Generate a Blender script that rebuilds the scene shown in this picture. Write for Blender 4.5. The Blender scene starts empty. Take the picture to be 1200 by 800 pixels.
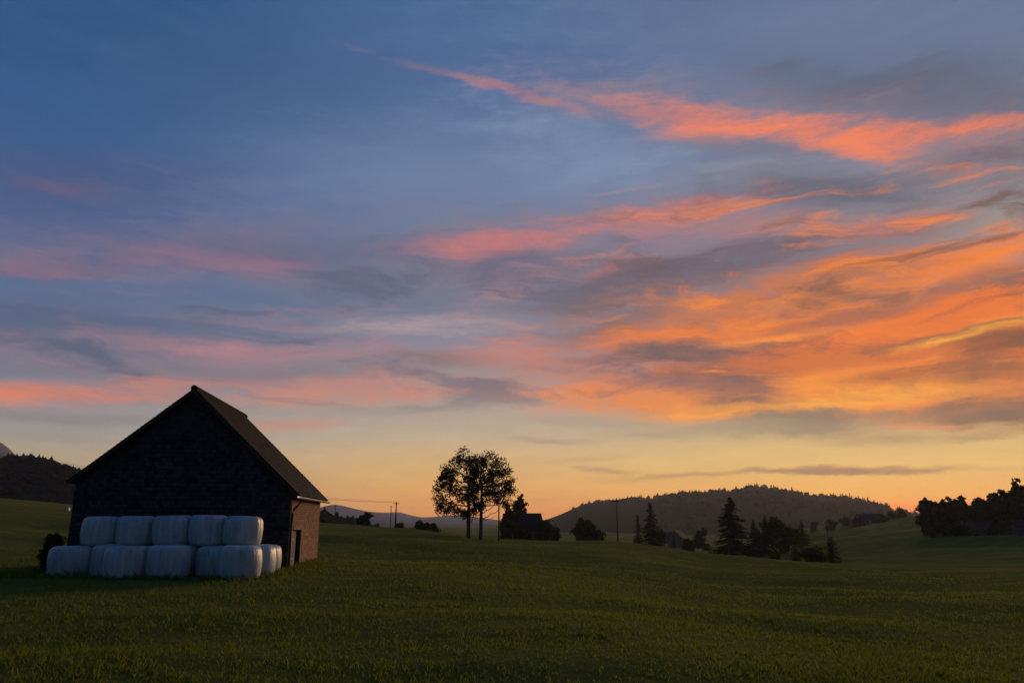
import bpy, math, random
import numpy as np
from mathutils import Vector

sc = bpy.context.scene
COL = sc.collection
R = math.radians

# ------------------------------------------------------------------ camera
FOC = 857.0                       # focal length in units of a 1200 wide frame
PITCH = math.atan(210 / FOC)
EYE = 1.75
cd = bpy.data.cameras.new('camera')
cd.sensor_width = 36.0
cd.lens = 36.0 * FOC / 1200.0
cd.clip_start = 0.05
cd.clip_end = 20000
cam = bpy.data.objects.new('camera', cd)
COL.objects.link(cam)
cam.location = (0, 0, EYE)
cam.rotation_euler = (math.pi / 2 + PITCH, 0, 0)
sc.camera = cam


def ray(px, py):
    u = (px - 600) / FOC
    v = (400 - py) / FOC
    return np.array([u, math.cos(PITCH) - v * math.sin(PITCH), math.sin(PITCH) + v * math.cos(PITCH)])


def azel(px, py):
    d = ray(px, py)
    return math.atan2(d[0], d[1]), math.atan2(d[2], math.hypot(d[0], d[1]))


def zat(px, py, r):
    return EYE + r * math.tan(azel(px, py)[1])


def srgb(c):
    out = []
    for x in c:
        x /= 255.0
        out.append(x / 12.92 if x <= 0.04045 else ((x + 0.055) / 1.055) ** 2.4)
    return tuple(out)


# ------------------------------------------------------------------ view
sc.view_settings.view_transform = 'Standard'
sc.view_settings.look = 'None'
sc.view_settings.exposure = 0.0
sc.view_settings.gamma = 1.0
sc.view_settings.use_curve_mapping = False
sc.cycles.use_denoising = True
sc.cycles.max_bounces = 4
sc.cycles.diffuse_bounces = 2
sc.cycles.glossy_bounces = 2
sc.cycles.volume_bounces = 0

SUN_AZ, SUN_EL = azel(1055, 600)[0], R(6.5)

# ------------------------------------------------------------------ node helper
class NT:
    def __init__(self, tree):
        self.t = tree
        self.n = tree.nodes
        self.l = tree.links

    def node(self, typ, ins=None, **props):
        nd = self.n.new(typ)
        for k, v in props.items():
            setattr(nd, k, v)
        for k, v in (ins or {}).items():
            s = nd.inputs[k]
            if isinstance(v, bpy.types.NodeSocket):
                self.l.new(v, s)
            else:
                s.default_value = v
        return nd

    def math(self, op, a, b=0.0, clamp=False):
        nd = self.node('ShaderNodeMath', {0: a, 1: b}, operation=op)
        nd.use_clamp = clamp
        return nd.outputs[0]

    def vmath(self, op, a, b=None, out=0):
        nd = self.node('ShaderNodeVectorMath', {0: a}, operation=op)
        if b is not None:
            if isinstance(b, bpy.types.NodeSocket):
                self.l.new(b, nd.inputs[1])
            else:
                nd.inputs[1].default_value = b
        return nd.outputs[out]

    def mix(self, f, a, b, blend='MIX'):
        nd = self.node('ShaderNodeMix', data_type='RGBA', blend_type=blend)
        for i, v in ((0, f), (6, a), (7, b)):
            if isinstance(v, bpy.types.NodeSocket):
                self.l.new(v, nd.inputs[i])
            else:
                nd.inputs[i].default_value = v if i == 0 else (tuple(v) + (1.0,) if len(v) == 3 else v)
        return nd.outputs[2]

    def ramp(self, fac, stops, interp='LINEAR'):
        nd = self.node('ShaderNodeValToRGB', {0: fac})
        cr = nd.color_ramp
        cr.interpolation = interp
        while len(cr.elements) < len(stops):
            cr.elements.new(0.5)
        for e, (p, c) in zip(cr.elements, stops):
            e.position = p
            e.color = tuple(c) + (1.0,) if len(c) == 3 else c
        return nd.outputs[0]

    def maprange(self, v, a, b, c=0.0, d=1.0, typ='SMOOTHSTEP'):
        nd = self.node('ShaderNodeMapRange', {0: v, 1: a, 2: b, 3: c, 4: d}, interpolation_type=typ)
        nd.clamp = typ == 'LINEAR'
        return nd.outputs[0]

    def noise(self, vec, scale, detail=4.0, rough=0.55, dist=0.0, out=0):
        nd = self.node('ShaderNodeTexNoise', {'Vector': vec, 'Scale': scale, 'Detail': detail, 'Roughness': rough, 'Distortion': dist})
        return nd.outputs[out]


# ------------------------------------------------------------------ world: dusk sky with lit clouds
world = bpy.data.worlds.new('World')
sc.world = world
world.use_nodes = True
w = NT(world.node_tree)
w.n.clear()
tc = w.node('ShaderNodeTexCoord')
dirv = w.vmath('NORMALIZE', tc.outputs['Generated'])
sep = w.node('ShaderNodeSeparateXYZ', {0: dirv})
K = FOC
az = w.math('MULTIPLY', w.math('ARCTAN2', sep.outputs[0], sep.outputs[1]), K)      # azimuth from +Y
el = w.math('MULTIPLY', w.math('ARCSINE', sep.outputs[2]), K)                      # elevation
chart = w.node('ShaderNodeCombineXYZ', {0: az, 1: el, 2: 0.0}).outputs[0]


def skypt(px, py):
    a, e = azel(px, py)
    return np.array([a * K, e * K])


# domain warp, streaky along the horizon
ws = w.node('ShaderNodeMapping', {'Vector': chart, 'Scale': (0.0042, 0.012, 1.0), 'Rotation': (0, 0, R(-6))}).outputs[0]
wn = w.noise(ws, 1.0, 3.0, 0.5, out=1)
warp1 = w.vmath('MULTIPLY', w.vmath('SUBTRACT', wn, (0.5, 0.5, 0.5)), (95.0, 46.0, 0.0))
ws2 = w.node('ShaderNodeMapping', {'Vector': chart, 'Scale': (0.014, 0.055, 1.0), 'Rotation': (0, 0, R(-9)), 'Location': (7, 3, 0)}).outputs[0]
wn2 = w.noise(ws2, 1.0, 6.0, 0.62, out=1)
warp2 = w.vmath('MULTIPLY', w.vmath('SUBTRACT', wn2, (0.5, 0.5, 0.5)), (42.0, 17.0, 0.0))
wchart = w.vmath('ADD', w.vmath('ADD', chart, warp1), warp2)
# filaments used to break up every cloud
st = w.node('ShaderNodeMapping', {'Vector': wchart, 'Scale': (0.0065, 0.034, 1.0), 'Rotation': (0, 0, R(-8)), 'Location': (1.3, 4.1, 0)}).outputs[0]
streak = w.noise(st, 1.0, 7.0, 0.6)
st2 = w.node('ShaderNodeMapping', {'Vector': wchart, 'Scale': (0.021, 0.05, 1.0), 'Rotation': (0, 0, R(22)), 'Location': (5.3, 2.1, 0)}).outputs[0]
puff = w.noise(st2, 1.0, 6.0, 0.65)
tex = w.math('ADD', w.math('MULTIPLY', streak, 0.65), w.math('MULTIPLY', puff, 0.35))
st3 = w.node('ShaderNodeMapping', {'Vector': chart, 'Scale': (0.05, 0.15, 1.0), 'Rotation': (0, 0, R(14)), 'Location': (9.3, 1.1, 0)}).outputs[0]
fleck = w.noise(st3, 1.0, 5.0, 0.7)
st4 = w.node('ShaderNodeMapping', {'Vector': wchart, 'Scale': (0.010, 0.17, 1.0), 'Rotation': (0, 0, R(-11)), 'Location': (2.3, 8.1, 0)}).outputs[0]
fibre = w.noise(st4, 1.0, 6.0, 0.68)
fleck = w.math('ADD', w.math('MULTIPLY', fleck, .45), w.math('MULTIPLY', fibre, .55))
texg = w.maprange(tex, 0.34, 0.62, 0.5, 1.25, 'LINEAR')
texo = w.math('MULTIPLY', w.math('SUBTRACT', 0.47, w.math('ADD', w.math('MULTIPLY', tex, 0.62), w.math('MULTIPLY', fleck, 0.38))), 2.3)

ELO, EHI = -40.0, 900.0
elf = w.maprange(el, ELO, EHI, 0.0, 1.0, 'LINEAR')


def column(px, rows, top):
    st_ = []
    for y, c in sorted(rows, key=lambda q: -q[0]):
        st_.append(((skypt(px, y)[1] - ELO) / (EHI - ELO), tuple(q * m_ for q, m_ in zip(srgb(c), (1.03, 1.03, .78) if y > 515 else (.96, 1.02, .93)))))
    st_.append((1.0, srgb(top)))
    return w.ramp(elf, st_)


cl = column(20, [(615, (176, 140, 112)), (575, (186, 160, 136)), (530, (182, 166, 152)), (500, (160, 156, 160)), (465, (142, 138, 156)), (400, (100, 112, 146)),
                 (330, (86, 106, 150)), (200, (60, 90, 144)), (100, (47, 88, 146)), (0, (38, 82, 136))], (40, 76, 130))
cm = column(560, [(620, (214, 128, 78)), (595, (224, 146, 82)), (570, (228, 166, 94)), (540, (216, 176, 126)), (510, (196, 172, 148)), (470, (172, 156, 154)), (400, (134, 134, 162)),
                  (330, (112, 122, 156)), (200, (106, 127, 168)), (100, (76, 105, 156)), (0, (68, 102, 154))], (54, 86, 140))
cr_ = column(1060, [(610, (246, 84, 6)), (596, (240, 116, 24)), (582, (236, 164, 60)), (550, (230, 182, 96)), (520, (214, 180, 114)), (490, (186, 150, 112)), (465, (206, 120, 48)), (395, (206, 110, 56)), (345, (158, 116, 116)),
                    (290, (142, 132, 146)), (200, (126, 126, 152)), (100, (104, 116, 152)), (0, (100, 117, 156))], (72, 94, 140))
cb = w.ramp(elf, [(0.0, srgb((24, 53, 78))), (0.18, srgb((28, 67, 100))), (0.4, srgb((30, 70, 110))), (1.0, srgb((36, 70, 122)))])
xl, xm, xr = skypt(20, 500)[0], skypt(560, 500)[0], skypt(1060, 500)[0]
base = w.mix(w.maprange(az, xl, xm, typ='SMOOTHSTEP'), cl, cm)
base = w.mix(w.maprange(az, xm, xr, typ='SMOOTHSTEP'), base, cr_)
# away from the sunset the sky cools to plain dusk blue
base = w.mix(w.maprange(sep.outputs[1], 0.60, 0.12), base, cb)
sky = base

BLOBS = []


def blob(px, py, L, T, ang, colr, op=1.0, core=0.0, edge=1.0, rough=1.0):
    """one cloud bank: centre, half length and half thickness, tilt, colour"""
    BLOBS.append((px, py, L, T, ang, colr, op, core, edge, rough))


exec_order = None
# --- soft grey-mauve veils first
blob(110, 215, 260, 38, 2, (76, 86, 132), .55)
blob(330, 120, 300, 60, -10, (58, 88, 140), .5)
blob(470, 200, 240, 60, 10, (104, 124, 170), .55)
blob(900, 40, 420, 60, 0, (100, 116, 156), .5)
blob(1090, 110, 260, 34, -4, (92, 98, 132), .75)
blob(700, 175, 150, 38, -12, (122, 138, 182), .7)
blob(230, 275, 300, 22, 4, (112, 106, 144), .6)
blob(560, 330, 330, 60, 6, (108, 106, 134), .75)
blob(140, 395, 330, 26, -3, (92, 98, 134), .6)
blob(330, 350, 260, 22, 0, (104, 116, 154), .6)
blob(850, 330, 300, 70, 8, (132, 110, 134), .8)
blob(1120, 230, 190, 60, 10, (140, 124, 140), .8)
blob(640, 370, 170, 22, 5, (134, 128, 156), .6)
blob(500, 382, 110, 14, 2, (178, 152, 168), .8)
blob(500, 430, 330, 20, 0, (146, 120, 136), .7)
blob(130, 430, 260, 14, 0, (128, 112, 134), .7)
blob(60, 345, 120, 16, -3, (84, 100, 140), .6)
# --- left hand pinks
blob(30, 306, 150, 9, -4, (150, 104, 130), .75)
blob(270, 295, 240, 26, -3, (118, 102, 140), .75)
blob(250, 305, 150, 13, -3, (142, 106, 138), .7)
blob(325, 310, 55, 7, -6, (170, 110, 132), .6)
blob(250, 345, 260, 13, -3, (84, 104, 150), .7)
blob(90, 372, 260, 14, -3, (74, 92, 134), .7)
blob(420, 300, 150, 14, 0, (96, 98, 140), .6)
blob(60, 218, 70, 7, -5, (96, 88, 130), .7)
blob(300, 410, 190, 14, -3, (176, 122, 142), .8)
blob(40, 466, 120, 13, 0, (236, 130, 104), 1.0, .15)
blob(190, 458, 130, 16, 3, (206, 124, 118), .85)
blob(410, 454, 110, 14, 3, (222, 124, 108), .9, .05)
blob(300, 472, 160, 8, 0, (214, 134, 118), .7)
blob(585, 416, 75, 14, 6, (226, 124, 110), .9)
blob(560, 452, 170, 13, 4, (202, 130, 124), .75)
blob(345, 497, 70, 7, 2, (214, 128, 110), .75)
blob(500, 426, 90, 9, 2, (122, 106, 124), .75)
blob(330, 437, 120, 9, 0, (128, 110, 130), .65)
blob(300, 492, 300, 10, 0, (176, 152, 156), .5)
blob(90, 495, 190, 8, -2, (134, 122, 134), .6)
blob(520, 478, 150, 6, 3, (148, 134, 138), .6)
blob(70, 512, 90, 5, -4, (158, 140, 138), .5)
# --- the tall streak at the top right
blob(520, 86, 110, 4.5, -13, (150, 112, 142), .6)
blob(630, 116, 75, 5.5, -14, (206, 122, 122), .75, .05)
blob(735, 126, 110, 20, -8, (160, 124, 148), .7)
blob(900, 140, 330, 36, -3, (150, 122, 142), .55)
blob(815, 143, 90, 17, -6, (232, 126, 98), .85, .08)
blob(985, 153, 150, 16, -3, (240, 126, 86), .9, .1)
blob(1130, 146, 130, 11, 4, (238, 126, 90), .95, .15)
blob(1010, 170, 65, 12, -6, (240, 128, 88), .85, .1)
blob(880, 172, 90, 10, -2, (118, 112, 138), .8)
blob(905, 200, 120, 10, 3, (138, 140, 168), .7)
blob(960, 219, 115, 17, 2, (92, 100, 130), .9, .1)
blob(1140, 186, 110, 22, 5, (122, 108, 130), .8)
# --- the second pink streak
blob(700, 278, 250, 34, 8, (150, 116, 140), .75)
blob(600, 290, 100, 12, 6, (206, 112, 122), .8, .05)
blob(730, 262, 130, 14, 10, (216, 120, 118), .8, .1)
blob(830, 240, 70, 12, 8, (204, 122, 122), .75)
blob(905, 262, 110, 14, -2, (176, 118, 126), .7)
blob(1010, 272, 100, 15, 12, (206, 116, 108), .75)
blob(1140, 262, 80, 22, 22, (158, 142, 148), .85)
blob(715, 318, 60, 6, 14, (206, 112, 124), .75)
blob(870, 306, 200, 17, 8, (104, 92, 120), .9)
blob(720, 340, 120, 14, 10, (100, 98, 128), .7)
blob(880, 345, 170, 12, 12, (184, 108, 108), .7)
blob(640, 310, 110, 12, 6, (100, 96, 132), .7)
# --- the big orange bank
blob(1130, 306, 140, 22, 14, (246, 128, 62), 1.0, .15)
blob(960, 345, 210, 26, 14, (226, 110, 74), .85)
blob(1170, 340, 100, 15, 10, (124, 92, 92), .95, .1)
blob(1000, 330, 110, 13, 14, (150, 104, 112), .7)
blob(730, 370, 90, 16, 18, (110, 100, 122), .85)
blob(890, 378, 190, 16, 8, (236, 116, 62), .95, .1)
blob(1060, 385, 210, 20, 8, (242, 118, 16), 1.0, .25)
blob(860, 370, 230, 40, 10, (196, 104, 84), .8)
blob(980, 430, 330, 48, 4, (226, 106, 14), 1.0, .4)
blob(1130, 420, 150, 50, 6, (218, 102, 14), 1.0, .35)
blob(1030, 465, 230, 22, 4, (240, 132, 14), 1.0, .3)
blob(780, 468, 190, 18, -3, (236, 124, 74), .95, .12)
blob(860, 484, 130, 10, 2, (246, 148, 70), .95, .15)
blob(1000, 450, 150, 24, 6, (250, 146, 8), .95, .15)
blob(900, 425, 120, 9, 4, (200, 92, 20), .8)
blob(1090, 432, 130, 9, 6, (188, 86, 16), .85)
blob(880, 402, 120, 6, 8, (250, 140, 50), .8)
blob(960, 472, 160, 5, 2, (254, 160, 40), .85)
blob(1010, 362, 130, 8, 12, (160, 92, 70), .75)
blob(760, 395, 130, 8, 6, (224, 112, 96), .85)
blob(680, 425, 130, 18, 2, (176, 116, 120), .75)
blob(780, 414, 100, 10, 3, (112, 82, 92), .95, .1)
blob(845, 448, 80, 22, -6, (112, 76, 76), .95, .15)
blob(760, 446, 90, 9, -4, (156, 98, 98), .75)
blob(1020, 408, 190, 9, 6, (206, 96, 30), .8)
blob(1140, 388, 110, 5, 13, (252, 158, 66), .95, .1)
blob(1190, 402, 70, 13, 8, (128, 66, 32), .95, .15)
blob(1180, 437, 90, 14, 4, (156, 80, 34), .85)
blob(1050, 460, 110, 7, 4, (252, 160, 48), .8)
# --- grey bars under it
blob(1160, 481, 130, 15, 3, (98, 72, 62), .95, .1)
blob(1010, 487, 130, 8, 2, (170, 116, 78), .7)
blob(940, 498, 110, 12, 4, (124, 106, 94), .9, .05)
blob(1030, 515, 90, 8, 3, (138, 114, 94), .85)
blob(860, 506, 160, 8, 3, (158, 138, 120), .7)
blob(1075, 501, 45, 4, 0, (232, 128, 70), .85)
blob(1130, 515, 60, 5, 8, (150, 120, 92), .7)
blob(700, 494, 130, 6, -2, (168, 146, 138), .7)
blob(643, 516, 60, 4, -3, (160, 136, 122), .75)
blob(665, 538, 70, 4, 4, (188, 148, 112), .6)
blob(712, 551, 40, 4, -4, (160, 122, 88), .8)
blob(830, 556, 130, 3.6, 3, (158, 118, 76), .85)
blob(985, 552, 150, 3.2, 1, (140, 106, 72), .85)
blob(1070, 605, 90, 5, 2, (244, 92, 26), .8)

fchart = w.vmath('ADD', chart, warp2)
for i, (px, py, L, T, ang, colr, op, core, edge, rough) in enumerate(BLOBS):
    if i % 15 == 14:        # keeps the shader compiler from evaluating every mask at once
        nil = w.vmath('MULTIPLY', sky, (1e-7, 1e-7, 0.0))
        wchart = w.vmath('ADD', wchart, nil)
        fchart = w.vmath('ADD', fchart, nil)
    r_, g_, b_ = colr
    if b_ > 90 and r_ < 190:
        colr = (r_ * .96, g_ * 1.01, b_ * .94)
    elif b_ > 100:
        colr = (r_ * .98, g_, b_ * .90)
    if r_ + g_ + b_ < 345 and px > 650:
        op, core, T = min(1.0, op * 1.15), core + .22, T * 1.12
        colr = (colr[0] * .92, colr[1] * .92, colr[2] * .92)
    if r_ > 190 and px > 690 and 330 < py < 500:
        colr = (r_, g_ * 1.03, b_ * .5)
    if r_ > 214 and b_ < 64 and py < 520:
        colr = (min(255, r_ * 1.06), g_ * 1.03, b_ * .6)
    c0 = skypt(px, py)
    u = np.array([math.cos(R(ang)), -math.sin(R(ang))])
    v = np.array([math.sin(R(ang)), math.cos(R(ang))])
    a1 = (skypt(*(np.array([px, py]) + u * 8)) - skypt(*(np.array([px, py]) - u * 8))) / 16
    b1 = (skypt(*(np.array([px, py]) + v * 8)) - skypt(*(np.array([px, py]) - v * 8))) / 16
    th = math.atan2(a1[1], a1[0])
    la = float(np.linalg.norm(a1)) * L * 1.3
    lb = float(np.linalg.norm(b1)) * T * 1.65
    mp = w.node('ShaderNodeMapping', {'Vector': wchart if T > 7 else fchart, 'Location': (c0[0], c0[1], 0), 'Rotation': (0, 0, th), 'Scale': (la, lb, 1)}, vector_type='TEXTURE')
    ln = w.vmath('LENGTH', mp.outputs[0], out=1)
    hot = colr[0] > colr[2] + 45 and px < 800 and colr[2] > 90
    f = w.maprange(w.math('ADD', ln, texo), 1.02, core * .6 - .05, 0.0, op * (.80 if hot else 1.0))
    f = w.math('MINIMUM', w.math('MULTIPLY', f, texg), 1.0)
    sky = w.mix(f, sky, srgb(colr))

# wisps all through the cloud deck: unlit grey ones and lit ones, pink in the south and orange towards the sun
eld = w.math('ADD', el, w.math('MULTIPLY', w.math('MAXIMUM', w.math('MULTIPLY', az, -1.0), 0.0), 0.26))
deck = w.math('MULTIPLY', w.maprange(el, skypt(600, 505)[1], skypt(600, 450)[1]), w.maprange(eld, skypt(600, 190)[1], skypt(600, 300)[1]))
wa = w.node('ShaderNodeMapping', {'Vector': wchart, 'Scale': (0.0055, 0.030, 1.0), 'Rotation': (0, 0, R(-9)), 'Location': (11.3, 2.1, 0)}).outputs[0]
na_ = w.noise(wa, 1.0, 9.0, 0.63, 0.5)
wb = w.node('ShaderNodeMapping', {'Vector': wchart, 'Scale': (0.0075, 0.042, 1.0), 'Rotation': (0, 0, R(-7)), 'Location': (3.3, 17.1, 0)}).outputs[0]
nb_ = w.noise(wb, 1.0, 9.0, 0.63, 0.5)
lit = w.mix(w.maprange(az, skypt(450, 400)[0], skypt(880, 400)[0]), srgb((184, 126, 134)), srgb((250, 130, 4)))
dim = w.mix(w.maprange(az, skypt(450, 400)[0], skypt(1050, 400)[0]), srgb((78, 90, 118)), srgb((100, 66, 56)))
wl = w.math('ADD', 0.26, w.math('MULTIPLY', w.maprange(az, skypt(500, 400)[0], skypt(900, 400)[0]), 0.56))
sky = w.mix(w.math('MULTIPLY', w.math('MULTIPLY', w.maprange(nb_, 0.50, 0.70), deck), wl), sky, lit)
sky = w.mix(w.math('MULTIPLY', w.math('MULTIPLY', w.maprange(na_, 0.49, 0.67), deck), 0.72), sky, dim)
# fine grain of light and dark through all of it
sky = w.mix(1.0, sky, w.ramp(w.math('ADD', w.math('MULTIPLY', tex, .6), w.math('MULTIPLY', fleck, .4)), [(0.32, (0.86, 0.86, 0.88)), (0.68, (1.12, 1.11, 1.10))]), 'MULTIPLY')
nis = w.node('ShaderNodeTexSky', sky_type='NISHITA')
nis.sun_disc = False
nis.sun_elevation = R(0.0)
nis.sun_rotation = SUN_AZ
nis.altitude = 900
bg1 = w.node('ShaderNodeBackground', {0: sky, 1: 1.0})
bg2 = w.node('ShaderNodeBackground', {0: nis.outputs[0], 1: 0.012})
add = w.node('ShaderNodeAddShader', {0: bg1.outputs[0], 1: bg2.outputs[0]})
wo = w.node('ShaderNodeOutputWorld', {0: add.outputs[0]})

# ------------------------------------------------------------------ the last glow of the sun, low in the west
sl = bpy.data.lights.new('sun', 'SUN')
sl.energy = 2.7
sl.angle = R(20)
sl.color = (1.0, 0.62, 0.34)
so = bpy.data.objects.new('sun', sl)
COL.objects.link(so)
sd = Vector((math.sin(SUN_AZ) * math.cos(SUN_EL), math.cos(SUN_AZ) * math.cos(SUN_EL), math.sin(SUN_EL)))
so.rotation_euler = sd.to_track_quat('Z', 'Y').to_euler()
so.location = (60, 100, 40)


# ------------------------------------------------------------------ materials
def mat(name, c1, c2=None, rough=0.85, scale=4.0, stretch=(1, 1, 1), bump=0.0, bscale=None, spec=0.3, detail=5.0, island=False, coord='Object'):
    m = bpy.data.materials.new(name)
    m.use_nodes = True
    t = NT(m.node_tree)
    b = t.n['Principled BSDF']
    b.inputs['Roughness'].default_value = rough
    b.inputs['Specular IOR Level'].default_value = spec
    if c2 is None:
        c2 = tuple(x * 0.65 for x in c1)
    co = t.node('ShaderNodeTexCoord').outputs[coord]
    mp = t.node('ShaderNodeMapping', {'Vector': co, 'Scale': stretch}).outputs[0]
    n = t.noise(mp, scale, detail, 0.6)
    f = t.maprange(n, 0.3, 0.7, typ='LINEAR')
    if island:
        g = t.node('ShaderNodeNewGeometry').outputs['Random Per Island']
        f = t.math('ADD', t.math('MULTIPLY', f, 0.5), t.math('MULTIPLY', g, 0.5))
    t.l.new(t.mix(f, c1, c2), b.inputs['Base Color'])
    if bump:
        bn = t.noise(mp, bscale or scale * 4, 5.0, 0.6)
        bp = t.node('ShaderNodeBump', {'Height': bn, 'Strength': bump, 'Distance': 0.05})
        t.l.new(bp.outputs[0], b.inputs['Normal'])
    m['nt'] = 1
    return m


M = {}
M['leaf'] = mat('broadleaf', (0.050, 0.060, 0.020), (0.022, 0.032, 0.010), .75, 1.2, island=True, spec=0.0)
M['needle'] = mat('needles', (0.030, 0.042, 0.018), (0.014, 0.022, 0.010), .8, 1.0, island=True, spec=0.0)
M['bark'] = mat('bark', (0.07, 0.055, 0.04), (0.035, 0.028, 0.022), .95, 6, (1, 1, .25), .6)
M['forest'] = mat('forest_needles', (0.022, 0.034, 0.018), (0.012, 0.02, 0.012), .9, .05, island=True, spec=0.0)
M['grass_blade'] = mat('grass_blade', (0.165, 0.195, 0.045), (0.092, 0.122, 0.026), .7, .25, island=True, coord='Object', spec=0.0)
M['rock'] = mat('mountain_rock', (0.16, 0.15, 0.16), (0.09, 0.10, 0.10), .95, .012, bump=.0)
M['hazy_far_hill'] = mat('hazy_far_hill', (0.08, 0.115, 0.15), (0.06, 0.09, 0.12), .95, .01, spec=0.0)  # blue of the distance haze is mixed into this base colour
M['old_wood'] = mat('old_wood', (0.24, 0.18, 0.15), (0.11, 0.08, 0.07), .9, 5, (6, 6, .5), .4)
M['pole_wood'] = mat('pole_wood', (0.09, 0.07, 0.055), (0.05, 0.04, 0.03), .9, 5, (4, 4, .5), .3)
M['inside_shade'] = mat('inside_shade', (0.012, 0.010, 0.010), None, .95, 2)  # near-black colour standing in for the shade inside the barn
M['zinc'] = mat('zinc_gutter', (0.42, 0.40, 0.39), (0.30, 0.28, 0.27), .45, 6, spec=.5)
M['dark_metal'] = mat('dark_metal', (0.03, 0.03, 0.03), None, .5, 3)
M['plaster'] = mat('pale_plaster', (0.36, 0.33, 0.30), (0.26, 0.24, 0.22), .9, 2)
M['grey_plaster'] = mat('grey_plaster', (0.12, 0.11, 0.105), (0.08, 0.075, 0.07), .9, 2)
M['house_wood'] = mat('weathered_boards', (0.06, 0.045, 0.035), (0.03, 0.025, 0.02), .9, 3, (1, 1, 6))
M['house_roof'] = mat('dark_roof_tiles', (0.05, 0.04, 0.038), (0.03, 0.025, 0.023), .85, 4, (1, 1, 8), .3, spec=.04)
M['glass'] = mat('window_glass', (0.05, 0.055, 0.06), None, .12, 2, spec=.6)
M['ceramic'] = mat('ceramic', (0.5, 0.48, 0.45), None, .3, 3)
M['white_paint'] = mat('white_paint', (0.75, 0.74, 0.70), (0.6, 0.59, 0.56), .6, 4)


def see_through(m, amount):
    """thin leaves pass some light"""
    t = NT(m.node_tree)
    b = t.n['Principled BSDF']
    o = t.n['Material Output']
    tr = t.node('ShaderNodeBsdfTranslucent')
    src = b.inputs['Base Color'].links[0].from_socket
    t.l.new(t.mix(1.0, src, (1.3, 1.35, .65), 'MULTIPLY'), tr.inputs[0])
    mx = t.node('ShaderNodeMixShader', {0: amount})
    t.l.new(b.outputs[0], mx.inputs[1]); t.l.new(tr.outputs[0], mx.inputs[2])
    t.l.new(mx.outputs[0], o.inputs['Surface'])


see_through(M['grass_blade'], .45)
see_through(M['leaf'], .3)


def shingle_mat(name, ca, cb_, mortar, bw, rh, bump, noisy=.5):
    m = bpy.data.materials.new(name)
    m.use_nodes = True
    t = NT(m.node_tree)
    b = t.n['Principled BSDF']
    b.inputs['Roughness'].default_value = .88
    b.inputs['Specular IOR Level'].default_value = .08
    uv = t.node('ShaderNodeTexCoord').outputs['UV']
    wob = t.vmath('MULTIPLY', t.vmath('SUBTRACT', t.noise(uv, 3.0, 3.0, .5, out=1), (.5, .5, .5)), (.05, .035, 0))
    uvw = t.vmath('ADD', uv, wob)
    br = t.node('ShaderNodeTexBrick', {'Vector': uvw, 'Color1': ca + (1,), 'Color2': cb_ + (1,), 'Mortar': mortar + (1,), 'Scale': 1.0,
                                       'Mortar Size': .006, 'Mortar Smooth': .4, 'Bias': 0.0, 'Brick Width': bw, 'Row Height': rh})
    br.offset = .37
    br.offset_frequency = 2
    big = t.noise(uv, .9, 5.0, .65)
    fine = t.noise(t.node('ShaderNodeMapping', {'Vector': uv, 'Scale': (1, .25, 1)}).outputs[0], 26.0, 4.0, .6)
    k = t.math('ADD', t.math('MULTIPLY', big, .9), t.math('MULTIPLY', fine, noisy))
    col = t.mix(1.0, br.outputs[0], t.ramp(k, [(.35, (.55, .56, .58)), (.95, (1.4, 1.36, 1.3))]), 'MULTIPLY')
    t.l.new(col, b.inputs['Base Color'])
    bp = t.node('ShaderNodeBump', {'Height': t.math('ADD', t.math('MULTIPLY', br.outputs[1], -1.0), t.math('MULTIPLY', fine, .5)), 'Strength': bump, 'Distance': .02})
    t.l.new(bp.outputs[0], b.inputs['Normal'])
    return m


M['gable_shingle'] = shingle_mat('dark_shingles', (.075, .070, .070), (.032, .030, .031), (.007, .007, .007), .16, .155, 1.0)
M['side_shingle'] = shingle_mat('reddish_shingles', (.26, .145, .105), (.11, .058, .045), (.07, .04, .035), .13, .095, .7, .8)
M['roof_tile'] = shingle_mat('roof_tiles', (.024, .019, .019), (.015, .013, .013), (.012, .010, .009), .19, .17, .8)


def bale_mat():
    m = bpy.data.materials.new('bale_film')
    m.use_nodes = True
    t = NT(m.node_tree)
    b = t.n['Principled BSDF']
    b.inputs['Roughness'].default_value = .36
    b.inputs['Specular IOR Level'].default_value = .5
    co = t.node('ShaderNodeTexCoord').outputs['Object']
    ob = t.node('ShaderNodeObjectInfo').outputs['Random']
    off = t.vmath('ADD', co, t.node('ShaderNodeCombineXYZ', {0: t.math('MULTIPLY', ob, 37.0), 1: t.math('MULTIPLY', ob, 11.0), 2: 0.0}).outputs[0])
    v1 = t.noise(t.node('ShaderNodeMapping', {'Vector': off, 'Scale': (7, 7, .7)}).outputs[0], 1.0, 5.0, .6)     # upright folds
    v2 = t.noise(t.node('ShaderNodeMapping', {'Vector': off, 'Scale': (1.5, 1.5, 1.2)}).outputs[0], 1.0, 4.0, .6)  # patches where the fodder shows through
    k = t.math('ADD', t.math('MULTIPLY', v1, .55), t.math('MULTIPLY', v2, .45))
    c = t.ramp(k, [(.32, (.25, .32, .28)), (.45, (.38, .45, .42)), (.62, (.54, .59, .58))])
    t.l.new(c, b.inputs['Base Color'])
    bp = t.node('ShaderNodeBump', {'Height': v1, 'Strength': 1.0, 'Distance': .08})
    t.l.new(bp.outputs[0], b.inputs['Normal'])
    return m


M['bale'] = bale_mat()


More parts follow.
